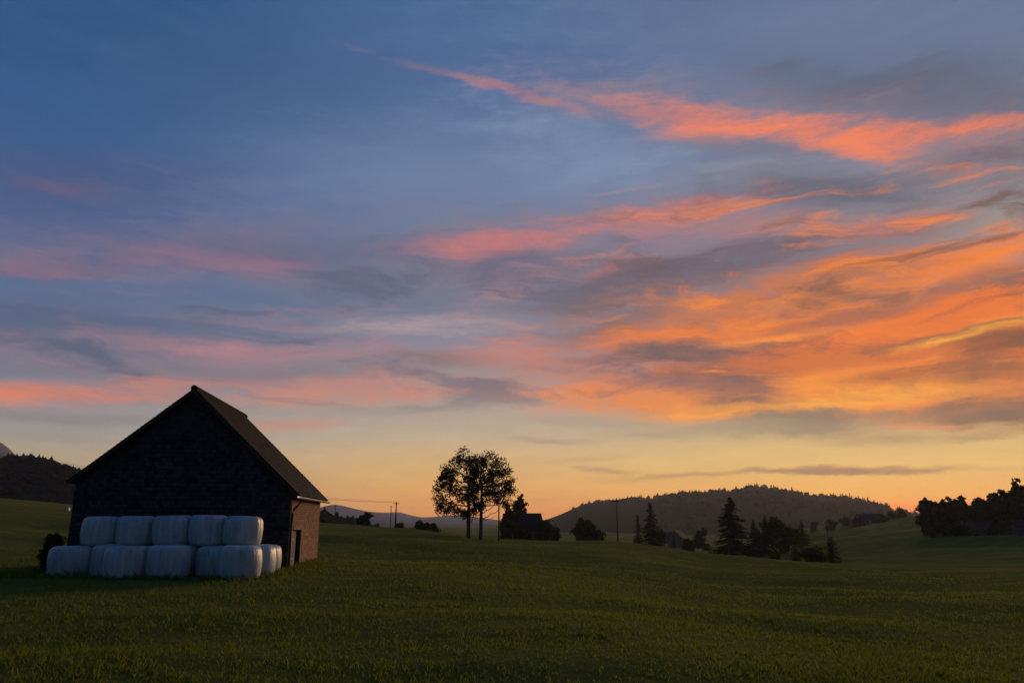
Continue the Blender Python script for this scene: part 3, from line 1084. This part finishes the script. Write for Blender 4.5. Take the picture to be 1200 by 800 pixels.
for z_ in (.35, 1.05):
    hn = MB()
    hn.prism([(.037, DOOR[0] + .05), (.05, DOOR[0] + .05), (.04, DOOR[0] + .42), (.027, DOOR[0] + .42)], 2, z_, z_ + .05)
    hn.build('hinge', M['dark_metal'], door)
# little vent hatch high in the gable
vh = MB()
vx = -3.98
vh.box((vx - .16, -.075, 5.05), (vx + .16, -.045, 5.75))
for k in range(6):
    vh.box((vx - .15, -.095, 5.08 + k * .11), (vx + .15, -.06, 5.13 + k * .11))
vh.build('vent_hatch', mat('grey_hatch', (.075, .07, .07), (.05, .048, .048), .9, 5), barn)
# stone footing
ft = MB()
ft.box((-BW + .06, .065, -.3), (-.065, .11, .06))
ft.build('footing', M['grey_plaster'], barn)


# ------------------------------------------------------------------ silage bales
def bale_mesh(seed, D=1.30, Hh=1.02):
    rng = np.random.default_rng(seed)
    nu = 56
    prof_ = []
    r0, e = D / 2, .19
    for t in np.linspace(0, 1, 5):
        prof_.append((r0 - e + (e - .02) * t * .0 - (r0 - e) * (1 - t), 0.0))
    for t in np.linspace(0, math.pi / 2, 6)[1:]:
        prof_.append((r0 - e + e * math.sin(t), e - e * math.cos(t)))
    for t in np.linspace(0, 1, 9)[1:-1]:
        prof_.append((r0 + .012 * math.sin(math.pi * t), e + (Hh - 2 * e) * t))
    for t in np.linspace(math.pi / 2, 0, 6):
        prof_.append((r0 - e + e * math.sin(t), Hh - e + e * math.cos(t)))
    for t in np.linspace(1, 0, 5)[1:]:
        prof_.append(((r0 - e) * t, Hh + .012 * (1 - t)))
    ph = rng.random(6) * 6.28
    rs, rs2 = rng.random(), rng.normal()
    V, F = [], []
    for (r, z) in prof_:
        for k in range(nu):
            a = 2 * math.pi * k / nu
            edge = min(1.0, r / r0)
            rr = r * (1 + .014 * math.sin(2 * a + ph[0]) + .012 * math.sin(3 * a + ph[1] + z * 1.1) + .006 * math.sin(7 * a + ph[2] + z) + .006 * math.sin(13 * a + ph[3] - z * 2) * edge)
            sag = 1 + (.03 + .02 * rs) * math.sin(math.pi * (z / Hh)) - .02 + (.03 * rs2) * (z / Hh - .5)
            zz = z + edge * .012 * math.sin(2 * a + ph[4]) + .008 * math.sin(5 * a + ph[5]) * edge
            V.append((rr * sag * math.cos(a), rr * sag * math.sin(a), zz))
    n = len(prof_)
    for i in range(n - 1):
        for k in range(nu):
            k2_ = (k + 1) % nu
            F.append((i * nu + k, i * nu + k2_, (i + 1) * nu + k2_, (i + 1) * nu + k))
    return np_mesh('silage_bale', V, F, True)


bale_meshes = [bale_mesh(s) for s in range(5)]
for me in bale_meshes:
    me.materials.append(M['bale'])
BALES = [  # frame column of the centre, distance along the view, height of the base, tilt about y, width scale, label
    (83, 24.85, 0, .0, 1.0, 'pale wrapped bale at the far left end of the ground row'),
    (131, 25.15, 0, -.02, .98, 'wrapped ground bale half hidden behind its neighbour, second from the left end'),
    (149, 23.95, 0, .02, 1.0, 'bulging wrapped ground bale standing forward, left of the middle of the stack'),
    (171, 25.35, 0, .0, .96, 'wrapped ground bale set back left of the middle, only its top edge showing'),
    (197, 24.15, 0, -.015, 1.0, 'wrapped ground bale standing forward below the third bale of the upper row'),
    (215, 25.4, 0, .01, .98, 'wrapped ground bale set back, its right side showing below the third upper bale'),
    (254, 25.0, 0, .0, 1.0, 'wrapped ground bale below the fourth upper bale, half covered by the front right one'),
    (281, 23.9, 0, .012, 1.0, 'foremost wrapped ground bale at the right, full drum with lit right edge'),
    (299, 25.15, 0, .0, .97, 'wrapped ground bale behind the foremost right one, only a strip of it visible'),
    (307, 26.3, 0, .0, .95, 'rearmost wrapped ground bale at the right end, close to the barn wall'),
    (119, 25.4, 1, .02, .92, 'leftmost bale of the upper row, in front of the dark gable'),
    (160, 25.45, 1, -.015, .94, 'second bale from the left in the upper row of wrapped bales'),
    (203, 25.4, 1, .02, .95, 'middle bale of the five in the upper row'),
    (244, 25.4, 1, -.02, .92, 'fourth bale of the upper row, just left of its right end'),
    (284, 25.35, 1, .035, .94, 'rightmost bale of the upper row, its top corner leaning right'),
]
for i, (px, Y, lvl, tilt, wsc, lab) in enumerate(BALES):
    d = ray(px, 660 if lvl == 0 else 622)
    x = d[0] / d[1] * Y
    o = bpy.data.objects.new('silage_bale', bale_meshes[(i * 3) % 5])
    COL.objects.link(o)
    g = gz(x, Y)
    o.location = (x, Y, g - .06 if lvl == 0 else .93)
    o.scale = (wsc, wsc, (.96 + .08 * ((i * 37) % 10) / 10) if lvl == 0 else .94 + .05 * ((i * 53) % 10) / 10)
    o.rotation_euler = (0, tilt, i * 1.37)
    tag(o, lab, 'silage bale', 'wrapped silage bales stacked against the barn')

# dark shrub at the left end of the bales
d = ray(60, 660)
shrub('shrub', (d[0] / d[1] * 26.2, 26.2, gz(d[0] / d[1] * 26.2, 26.2) - .02), .36, 1.34, 4, 'narrow dark shrub beside the left end of the bales', None, .055, 70, 60, 1.1)

# ------------------------------------------------------------------ the pair of trees on the crest
b1 = spot(549, 76)
mpp = 76 / 872.0


def lobes_px(base_px, base_y, L, ry=1.0):
    """lobes given as seen from the field: (column, row, half width, half height, depth offset)"""
    return [((x - base_px) * mpp, dy, (base_y - y) * mpp * .99, rx * mpp, rx * mpp * ry, rz * mpp) for (x, y, rx, rz, dy) in L]


broadleaf('broadleaf_tree', b1, 9.2,
          lobes_px(549, 634, [(541, 541, 11, 10, .2), (530, 554, 11, 11, -.5), (520, 570, 9, 10, .2), (517, 589, 9, 8, -.3), (533, 575, 11, 12, .8), (546, 562, 9, 12, -.7),
                              (529, 598, 10, 7, .3), (546, 588, 9, 10, .6), (552, 545, 7, 8, .2), (540, 604, 12, 5, 0), (514, 577, 7, 7, .4), (554, 578, 9, 9, .5), (557, 597, 8, 7, .3), (524, 562, 9, 9, .1), (556, 566, 9, 10, -.3), (520, 600, 8, 5, -.2), (552, 606, 8, 5, 0), (557, 552, 8, 9, .2), (556, 586, 8, 8, .3)]),
          101, 'left of the two open crowned trees on the field crest', group='pair of trees on the crest', trunk_r=.20, trunk_h=.30, clump=.60, per=54, leaf=.098, density=1.55, flat=.9)
b2 = spot(563.5, 77)
broadleaf('broadleaf_tree', b2, 8.9,
          lobes_px(563.5, 634, [(572, 540, 10, 9, .1), (583, 546, 9, 8, -.5), (592, 556, 9, 6, .2), (571, 562, 9, 10, .5), (585, 565, 10, 8, -.3), (597, 567, 7, 5, .1),
                                (592, 577, 9, 5, .4), (569, 582, 8, 9, -.4), (581, 583, 8, 7, .3), (560, 570, 7, 10, .2), (598, 575, 7, 5, .1), (577, 553, 10, 9, .3), (575, 574, 9, 8, .6), (563, 541, 6, 5, .3), (557, 556, 8, 9, -.2), (566, 594, 8, 6, .2), (590, 590, 8, 5, -.3)]),
          102, 'right of the two open crowned trees, with bare low branches', group='pair of trees on the crest', trunk_r=.19, trunk_h=.36, clump=.58, per=50, leaf=.098, density=1.5, flat=.9,
          bare=[((0, 0, 2.1), (2.4, .2, 3.6), .055), ((.0, 0, 2.6), (2.0, -.3, 4.1), .05), ((0, 0, 1.9), (1.7, .3, 2.5), .045), ((0, 0, 3.0), (-1.2, .2, 4.2), .04)])


# ------------------------------------------------------------------ farmhouse and its trees behind the crest
def house(name, base, Wd, Dp, Hw, Hr, rz, label, wall_m, roof_m, cat='house', wins=(), group=None, chimney=False, door_at=None):
    """ridge along local x; wins: (x, z, w, h) on the front (local -y)"""
    root = empty(name, base, rz, label, cat, group)
    mb = MB()
    poly = [(-Dp / 2, -1.0), (Dp / 2, -1.0), (Dp / 2, Hw), (0, Hw + Hr), (-Dp / 2, Hw)]
    mb.prism(poly, 0, -Wd / 2, Wd / 2)
    mb.build('wall', wall_m, root)
    rf = MB()
    s = Hr / (Dp / 2)
    o_ = .45
    for sg in (-1, 1):
        rf.prism([(sg * (Dp / 2 + o_), Hw - o_ * s + .03), (0, Hw + Hr + .03), (0, Hw + Hr + .24), (sg * (Dp / 2 + o_), Hw - o_ * s + .24)], 0, -Wd / 2 - .5, Wd / 2 + .5)
    r_ = rf.build('roof', roof_m, root)
    if chimney:
        c = MB()
        c.box((Wd * .22, -.3, Hw + Hr * .7), (Wd * .22 + .6, .3, Hw + Hr + .9))
        c.build('chimney', M['grey_plaster'], r_)
    for (x, z, ww, hh) in wins:
        f = MB()
        for q in (((x - ww / 2 - .08, -Dp / 2 - .05, z - .08), (x + ww / 2 + .08, -Dp / 2 + .03, z)), ((x - ww / 2 - .08, -Dp / 2 - .05, z + hh), (x + ww / 2 + .08, -Dp / 2 + .03, z + hh + .08)),
                  ((x - ww / 2 - .08, -Dp / 2 - .05, z + .002), (x - ww / 2, -Dp / 2 + .03, z + hh - .002)), ((x + ww / 2, -Dp / 2 - .05, z + .002), (x + ww / 2 + .08, -Dp / 2 + .03, z + hh - .002))):
            f.box(*q)
        fo = f.build('window', M['old_wood'], root)
        p = MB()
        p.box((x - ww / 2 + .003, -Dp / 2 - .02, z + .003), (x + ww / 2 - .003, -Dp / 2 + .02, z + hh - .003))
        p.build('pane', M['glass'], fo)
    if door_at is not None:
        d_ = MB()
        d_.box((door_at - .5, -Dp / 2 - .04, -.2), (door_at + .5, -Dp / 2 + .02, 2.0))
        d_.build('door', M['old_wood'], root)
    return root


hb = spot(612, 128)
m128 = 128 / 880.0
house('farmhouse', (hb[0], hb[1], hb[2] - .4), 5.6, 5.0, 2.5, 2.3, R(8), 'dark farmhouse with level ridge half hidden by bushes beyond the crest', M['house_wood'], M['house_roof'],
      wins=((-1.6, 1.0, .8, .9), (.2, 1.0, .8, .9), (1.8, 1.0, .8, .9)))


def base_for(px, r, sink=.1):
    p = spot(px, r)
    p[2] -= sink
    return p


def ground_tree(kind, px, r, ytop, half_w, seed, label, group=None, **kw):
    """a plant standing on the ground at r metres whose top is seen at row ytop and whose crown is half_w columns wide each side"""
    p = base_for(px, r)
    yc = p[1]
    H = zat(px, ytop, r) - p[2]
    m_ = r / 875.0
    W = half_w * m_
    if kind == 'conifer':
        return conifer(kw.pop('name', 'spruce_tree'), p, H, W, seed, label, group, **kw)
    if kind == 'shrub':
        return shrub('shrub', p, W, H, seed, label, group, leaf=max(.10, r * .0016), **kw)
    rng = np.random.default_rng(seed + 900)
    L = []
    nl = kw.pop('nl', 9)
    lo = kw.pop('low', .32)
    for k in range(nl):
        a = rng.random() * 6.28
        t = (k + .5) / nl
        zc_ = H * (lo + (.90 - lo) * t)
        env = W * (1 - abs((t - .42) / .62) ** 2.2 * .75)
        rr = env * (.35 + .45 * rng.random())
        L.append((math.cos(a) * rr, math.sin(a) * rr, zc_, env * .55, env * .55, H * .16))
    return broadleaf(kw.pop('name', 'broadleaf_tree'), p, H, L, seed, label, group=group, clump=max(.5, W * .2), leaf=max(.13, r * .0017), trunk_r=max(.1, H * .018), **kw)


ground_tree('broad', 609, 134, 577, 9, 201, 'loose crowned tree rising behind the dark farmhouse roof', nl=8, low=.45, per=22)
ground_tree('broad', 598, 126, 590, 9, 202, 'small tree against the left end of the farmhouse', nl=7, low=.3, per=30)
ground_tree('shrub', 592, 118, 605, 10, 203, 'dark bush left of the farmhouse, beneath the crest trees')
ground_tree('shrub', 638, 122, 603, 13, 204, 'dark bush against the right end of the farmhouse')
ground_tree('shrub', 651, 124, 618, 7, 205, 'low bush at the outer right end of the farmhouse bushes')
ground_tree('shrub', 612, 118, 617, 13, 206, 'broad dark bush in front of the farmhouse wall')
ground_tree('broad', 685, 138, 609, 19, 207, 'broad flat topped bushy tree standing alone right of the farmhouse', nl=10, low=.14, per=44, density=1.2)
ground_tree('shrub', 702, 136, 622, 8, 208, 'low bush at the right foot of the flat topped tree')

# ------------------------------------------------------------------ conifers and bushes in the dip
SG = 'conifers in the dip'
ground_tree('conifer', 748, 145, 603, 8, 301, 'slim dark spruce just left of the taller reddish one', SG)
ground_tree('conifer', 763, 152, 588, 17, 302, 'tall spruce right of the slim one, in front of the wooded hill', SG, levels=30)
ground_tree('conifer', 789, 150, 626, 5, 303, 'tiny young spruce near the village houses', SG, levels=14)
ground_tree('conifer', 858, 125, 582, 32, 304, 'biggest spruce, broad dark cone in the middle of the dip', SG, levels=36, bare=.03, shape=.72)
ground_tree('conifer', 884, 130, 609, 15, 305, 'shorter spruce leaning into the right flank of the biggest one', SG)
ground_tree('conifer', 898, 135, 603, 12, 306, 'pointed spruce at the left of the mid clump', SG)
ground_tree('broad', 913, 140, 605, 19, 307, 'round crowned tree in the clump right of the biggest spruce', nl=9, low=.2, per=40)
ground_tree('conifer', 940, 190, 609, 14, 308, 'lone spruce standing further back between the two clumps', SG)
ground_tree('shrub', 906, 100, 645, 7, 309, 'small round bush on the field edge in front of the mid clump', 'bushes on the field edge')
ground_tree('conifer', 931, 98, 630, 8, 310, 'upright dark conifer left of the round bush', SG, levels=18, shape=.5, bare=.02)
ground_tree('shrub', 951, 93, 639, 17, 311, 'large round dark bush on the field edge', 'bushes on the field edge')
ground_tree('conifer', 973, 95, 628, 12, 312, 'bushy conifer at the right of the large round bush', SG, levels=20, shape=.45, bare=.02)
ground_tree('broad', 777, 170, 618, 9, 313, 'small tree right of the tall spruce', nl=6, low=.2, per=34)
ground_tree('broad', 822, 190, 617, 9, 314, 'small tree left of the biggest spruce, beside a pole', nl=6, low=.2, per=34)
ground_tree('shrub', 806, 160, 627, 7, 315, 'low bush by the village houses')
ground_tree('broad', 887, 170, 620, 10, 316, 'small tree behind the biggest spruce', nl=6, low=.2, per=34)

# ------------------------------------------------------------------ the row of trees on the right rise
RT = 'trees along the right rise'
row = [
    (1090, 178, 582, 13, 401, 'leftmost tree of the right hand row, its round top overhanging left'),
    (1105, 182, 585, 11, 402, 'second tree from the left in the right hand row'),
    (1119, 186, 583, 11, 403, 'tree with a thin airy top in the right hand row'),
    (1135, 182, 584, 13, 404, 'rounded tree left of the small house on the right rise'),
    (1153, 190, 581, 12, 405, 'tree rising behind the small house on the right rise'),
    (1168, 184, 578, 13, 406, 'spreading tree right of the small house on the right rise'),
    (1184, 186, 574, 14, 407, 'tall tree before the right hand end of the row'),
    (1203, 182, 563, 15, 408, 'tallest tree at the right edge of the photo'),
    (1228, 186, 560, 16, 409, 'tree cut off by the right edge of the photo'),
]
for px, r, yt, hw, sd_, lab in row:
    ground_tree('broad', px, r, yt, hw, sd_, lab, RT, nl=13, low=.2, per=34, density=.95)
for k, (px, r, yt, hw) in enumerate(((1128, 174, 612, 10), (1176, 172, 610, 13), (1110, 176, 616, 8), (1190, 176, 606, 10))):
    ground_tree('shrub', px, r, yt, hw, 420 + k, ['bush in front of the trees, left of the small house on the rise', 'broad bush in front of the trees, right of the small house on the rise',
                'bush at the foot of the leftmost trees on the rise', 'bush at the right edge of the row on the rise'][k], 'bushes along the right rise')
p = base_for(1146, 176, .2)
house('cottage', p, 3.6, 3.2, 2.6, 1.5, R(-35), 'small cottage with pale gable among the trees on the right rise', M['grey_plaster'], M['house_roof'], wins=((0, .9, .8, .8),))
p = base_for(1201, 168, .2)
house('shed', p, 2.8, 2.6, 1.7, .8, R(-10), 'low grey shed at the right edge below the trees', M['grey_plaster'], M['house_roof'], 'shed', door_at=.4)
# farther: a long low farm building in front of the hill, with trees
p = base_for(1022, 330, .2)
house('farm_building', p, 9.0, 6.0, 2.4, 1.9, R(-4), 'distant low farm building with a pale wall below the hill', M['plaster'], M['house_roof'], 'farm building', wins=((-2.4, .9, .9, .9), (0, .9, .9, .9), (2.4, .9, .9, .9)))
p = base_for(794, 260, .2)
house('village_house', p, 6.0, 5.0, 3.2, 2.3, R(60), 'pale village house in the valley right of the tall spruce', M['grey_plaster'], M['house_roof'], wins=((-1.2, 1.4, .8, 1.0), (1.2, 1.4, .8, 1.0)), group='village houses')
p = base_for(779, 300, .2)
house('village_house', p, 7.0, 5.5, 3.0, 2.3, R(10), 'village house with wide roof behind the tall spruce', M['plaster'], M['house_roof'], wins=((-2, 1.2, .8, 1.0), (0, 1.2, .8, 1.0), (2, 1.2, .8, 1.0)), group='village houses')
FT = 'trees on the far meadow'
for k, (px, r, yt, hw, lab) in enumerate((
        (1008, 320, 606, 8, 'tree left of the distant farm building'), (1036, 325, 605, 7, 'tree right of the distant farm building'), (975, 330, 608, 6, 'small distant tree on the far meadow left of the farm building'),
        (955, 340, 611, 4, 'tiny distant tree at the far meadow edge, farthest left'), (993, 335, 606, 6, 'distant tree midway along the far meadow edge'), (1058, 380, 597, 6, 'small tree on the skyline beside the sunset glow'),
        (1049, 370, 600, 5, 'low tree on the skyline left of the sunset glow'))):
    ground_tree('broad', px, r, yt, hw, 500 + k, lab, FT, nl=6, low=.2, per=30)
# bushes along the crest under the mountains
CT = 'small trees along the far crest'
for k, (px, r, yt, hw, lab) in enumerate((
        (428, 135, 600, 8, 'airy small tree right of the barn, before the blue mountains'), (490, 140, 611, 6, 'low tree on the crest between the pole and the tree pair'), (499, 138, 614, 4, 'small bush like tree just left of the tree pair'),
        (468, 142, 614, 4, 'tiny tree at the foot of the power pole'), (507, 140, 614, 5, 'low tree beneath the left crown of the tree pair'))):
    ground_tree('broad', px, r, yt, hw, 530 + k, lab, CT, nl=6, low=.25, per=26)


# ------------------------------------------------------------------ poles, wires, stakes
def pole(px, r, ytop, label, arm=True, rad=.10, group='utility poles', ybase=None):
    p = base_for(px, r, 0)
    H = zat(px, ytop, r) - p[2]
    root = empty('utility_pole', p, 0, label, 'utility pole', group)
    mb = MB()
    mb.tube([(0, 0, -.5), (0, 0, H)], [rad * 1.25, rad * .8], 8)
    mb.build('post', M['pole_wood'], root, True)
    if arm:
        a = MB()
        a.box((-.55, -.05, H - .35), (.55, .05, H - .25))
        a.build('cross_arm', M['pole_wood'], root)
        for x in (-.48, 0.0, .48):
            i = MB()
            z0 = H - .252 if x else H - .02
            i.tube([(x, 0, z0), (x, 0, z0 + .06), (x, 0, z0 + .13), (x, 0, z0 + .16)], [.03, .05, .045, .02], 8)
            i.build('insulator', M['ceramic'], root, True)
    return p, H


pA, hA = pole(463, 150, 588, 'dark utility pole on the crest between barn and tree pair', rad=.13)
pole(457, 260, 592, 'fainter utility pole just left of the dark one on the crest', rad=.12)
pole(391, 200, 591, 'utility pole right behind the barn, against the mountain peak', rad=.12)
pole(584.5, 72, 566, 'thin tall pole standing right of the tree pair', arm=False, rad=.065)
pB, hB = pole(724, 93, 584, 'tall utility pole alone on the field left of the slim spruce', rad=.085)
pole(676, 240, 597, 'utility pole rising behind the flat topped bushy tree', rad=.13)
pole(813, 200, 604, 'utility pole left of the biggest spruce', rad=.11)
pole(970, 150, 612, 'short utility pole above the bushes on the right', rad=.09)
# wires coming in from the left, above the barn, to the dark pole
src = spot(-190, 75)
zs = zat(-190, 505, 75)
for k, off in enumerate((-.48, 0.0, .48)):
    a = np.array([src[0] + off, src[1], zs + (0 if off else .3)])
    b = np.array([pA[0] + off, pA[1], pA[2] + hA - (.1 if off else -.12)])
    mb = MB()
    mb.tube([a + (b - a) * t - np.array([0, 0, 4 * 1.1 * t * (1 - t)]) for t in np.linspace(0, 1, 24)], .012, 4)
    o = mb.build('power_wire', M['dark_metal'])
    tag(o, ['left strand of the power line crossing above the barn', 'middle and uppermost strand of the power line above the barn', 'right strand of the power line crossing above the barn'][k], 'power wire', 'power line strands')


def stake(px, r, h, label):
    p = base_for(px, r, 0)
    mb = MB()
    mb.tube([(0, 0, -.2), (.015, 0, h * .6), (.02, .01, h)], [.05, .045, .035], 7)
    o = mb.build('fence_stake', M['pole_wood'])
    o.location = p
    tag(o, label, 'stake', 'fence stakes in the field')


stake(703, 78, .75, 'short wooden stake in the field below the flat topped tree')
stake(853, 76, .9, 'short wooden stake in the field below the biggest spruce')
p = base_for(75, 96, 0)
mb = MB()
mb.prism([(-.16, 0), (.16, 0), (.16, .28), (.11, .36), (-.11, .36), (-.16, .28)], 1, -.15, .15)
o = mb.build('marker_stone', M['white_paint'])
o.location = p
tag(o, 'small white marker at the far field edge left of the barn', 'marker')


# ------------------------------------------------------------------ woods on the hills (one mass each)
def woods(name, spots, hmin, hmax, seed, m, fat=.2):
    rng = np.random.default_rng(seed)
    VV, FF = [], []
    off = 0
    seg = 7
    for (x, y, z) in spots:
        H = (hmin + (hmax - hmin) * rng.random() ** 1.6) * (.8 + 1.3 * max(0.0, float(vnoise(np.array([x / 37]), np.array([y / 37]), 19)[0]) + .15))
        wd = H * fat * (.8 + .5 * rng.random())
        conif = rng.random() < .45
        rings = []
        lev = 6
        for k in range(lev):
            t = k / (lev - 1)
            if conif:
                r = wd * (1 - t) ** .8 * (1.0 if k % 2 == 0 else .72)
            else:
                r = wd * 1.35 * math.sqrt(max(0.0, 1 - (2 * t - .9) ** 2 * .8)) * (1 if k < lev - 1 else .25)
            zz = z - .8 + (H if conif else H * .8) * t
            aa = rng.random() * 6
            rj = r * (.7 + .6 * rng.random(seg)) + .05
            th = aa + np.arange(seg) * 2 * math.pi / seg
            rings.append(np.stack([x + rj * np.cos(th), y + rj * np.sin(th), zz + rng.normal(size=seg) * H * .03], -1))
        VV.append(np.concatenate(rings))
        for k in range(lev - 1):
            for s in range(seg):
                s2 = (s + 1) % seg
                FF.append((off + k * seg + s, off + k * seg + s2, off + (k + 1) * seg + s2, off + (k + 1) * seg + s))
        off += lev * seg
    o = link(name, np_mesh(name, np.concatenate(VV), FF), m)
    tag(o, kind='stuff')
    return o


rng = np.random.default_rng(77)
sp = []
for _ in range(5200):
    i = rng.integers(4, len(HPX) - 4)
    px = HPX[i]
    k = int(np.clip(20 - abs(rng.normal()) * 7, 2, 22))
    if px < 700 and k < 19: continue
    if px < 668: continue
    if k < 17 and px < 770: continue
    if k < 9 and rng.random() < .4: continue
    a = HV[i, k]; b = HV[i + 1, k + 1]
    t = rng.random(2)
    q = HV[i, k] + (HV[i + 1, k] - HV[i, k]) * t[0] + (HV[i, k + 1] - HV[i, k]) * t[1]
    # uneven edge: clumps and clearings
    if vnoise(np.array([q[0] / 60]), np.array([q[1] / 60]), 8)[0] < -.12 and rng.random() < .8: continue
    sp.append(q)
woods('hill_woods', sp, 4.0, 9.5, 5, M['forest'], .26)
sp = []
for _ in range(5200):
    i = rng.integers(1, len(LPX) - 2)
    k = int(np.clip(20 - abs(rng.normal()) * 8, 1, 22))
    t = rng.random(2)
    q = LV[i, k] + (LV[i + 1, k] - LV[i, k]) * t[0] + (LV[i, k + 1] - LV[i, k]) * t[1]
    sp.append(q)
woods('forest_hill_woods', sp, 3.2, 5.6, 6, M['forest'], .34)

# ------------------------------------------------------------------ grass blades near the camera
rng = np.random.default_rng(12)
N = 260000
ra = 2.0 * (95 / 2.0) ** rng.random(N)
aa = rng.uniform(-.74, .74, N)
gx_ = ra * np.sin(aa); gy_ = ra * np.cos(aa)
# ungrazed fringe along the bales, the walls and the poles
fx, fy = [], []
def fringe(a, b, k, spread):
    t_ = rng.random(k)
    fx.append(a[0] + (b[0] - a[0]) * t_ + rng.normal(size=k) * spread); fy.append(a[1] + (b[1] - a[1]) * t_ + rng.normal(size=k) * spread)
fringe((-15.6, 23.95), (-8.0, 23.0), 1500, .22)
fringe((-8.1, 23.5), (-7.9, 26.8), 800, .2)
fringe((-7.95, 28.0), (-8.65, 35.0), 1600, .14)
fringe((-16.2, 24.2), (-15.9, 27.0), 800, .3)
FX, FY = np.concatenate(fx), np.concatenate(fy)
NF = len(FX)
# tufts: pull blades towards random clump centres
cell = .16 * (1 + ra / 12)
gx_ += (vnoise(gx_ / cell, gy_ / cell, 3)) * cell * 1.2
gy_ += (vnoise(gx_ / cell, gy_ / cell, 4)) * cell * 1.2
keep = ~((gx_ > -16.4) & (gx_ < -7.6) & (gy_ > 23.0) & (gy_ < 36)) | ((gx_ > -8.0) & (gy_ < 30))
hum = vnoise(gx_ / 1.7, gy_ / 1.1, 6) + .6 * vnoise(gx_ / .5, gy_ / .4, 9)
keep &= rng.random(N) < np.clip(.72 + hum * .7, .2, 1)
gx_, gy_, ra, hum = gx_[keep], gy_[keep], ra[keep], hum[keep]
gx_ = np.concatenate([gx_, FX]); gy_ = np.concatenate([gy_, FY]); ra = np.concatenate([ra, np.hypot(FX, FY)]); hum = np.concatenate([hum, vnoise(FX / .4, FY / .4, 31)])
tall = np.ones(len(gx_)); tall[-NF:] = 1.0 + 2.2 * rng.random(NF) ** 2
ai = np.clip(np.searchsorted(AZ, np.arctan2(gx_, gy_)) - 1, 0, na - 2)
rr_ = np.hypot(gx_, gy_)
ri = np.clip(np.searchsorted(RG, rr_) - 1, 0, NR - 2)
fa = (np.arctan2(gx_, gy_) - AZ[ai]) / (AZ[ai + 1] - AZ[ai]); frr = (rr_ - RG[ri]) / (RG[ri + 1] - RG[ri])
gz_ = (GZ[ai, ri] * (1 - frr) + GZ[ai, ri + 1] * frr) * (1 - fa) + (GZ[ai + 1, ri] * (1 - frr) + GZ[ai + 1, ri + 1] * frr) * fa
n = len(gx_)
h = (.028 + .036 * rng.random(n)) * (1 + .7 * np.clip(hum, -.4, .8)) * (1 + np.minimum(ra, 30) / 45) * np.clip((98 - ra) / 60, .1, 1) * tall
wd = (.0028 + .0018 * rng.random(n)) * (1 + ra / 8)
th = rng.random(n) * 6.283
ln = h * (.2 + .7 * rng.random(n))
lt = rng.random(n) * 6.283
P0 = np.stack([gx_, gy_, gz_ - .01], -1)
side = np.stack([np.cos(th) * wd, np.sin(th) * wd, np.zeros(n)], -1)
bend = np.stack([np.cos(lt) * ln, np.sin(lt) * ln, np.zeros(n)], -1)
mid_ = P0 + bend * .35 + np.stack([np.zeros(n), np.zeros(n), h * .62], -1)
tip = P0 + bend + np.stack([np.zeros(n), np.zeros(n), h], -1)
V = np.stack([P0 - side, P0 + side, mid_ + side * .7, tip, mid_ - side * .7], 1).reshape(-1, 3)
Q = np.arange(len(V)).reshape(-1, 5)
tag(link('meadow_grass', np_mesh('meadow_grass', V, Q), M['grass_blade']), kind='stuff')

# ------------------------------------------------------------------ evening haze
hz = MB()
hz.box((-3800, -3800, -60), (3800, 3800, 330))
hm = bpy.data.materials.new('haze')
hm.use_nodes = True
t = NT(hm.node_tree)
t.n.clear()
pv = t.node('ShaderNodeVolumePrincipled', {'Color': (.80, .87, 1.0, 1), 'Density': 0.0001, 'Anisotropy': .4})
out = t.node('ShaderNodeOutputMaterial')
t.l.new(pv.outputs[0], out.inputs['Volume'])
ho = hz.build('haze', hm)
tag(ho, kind='stuff')
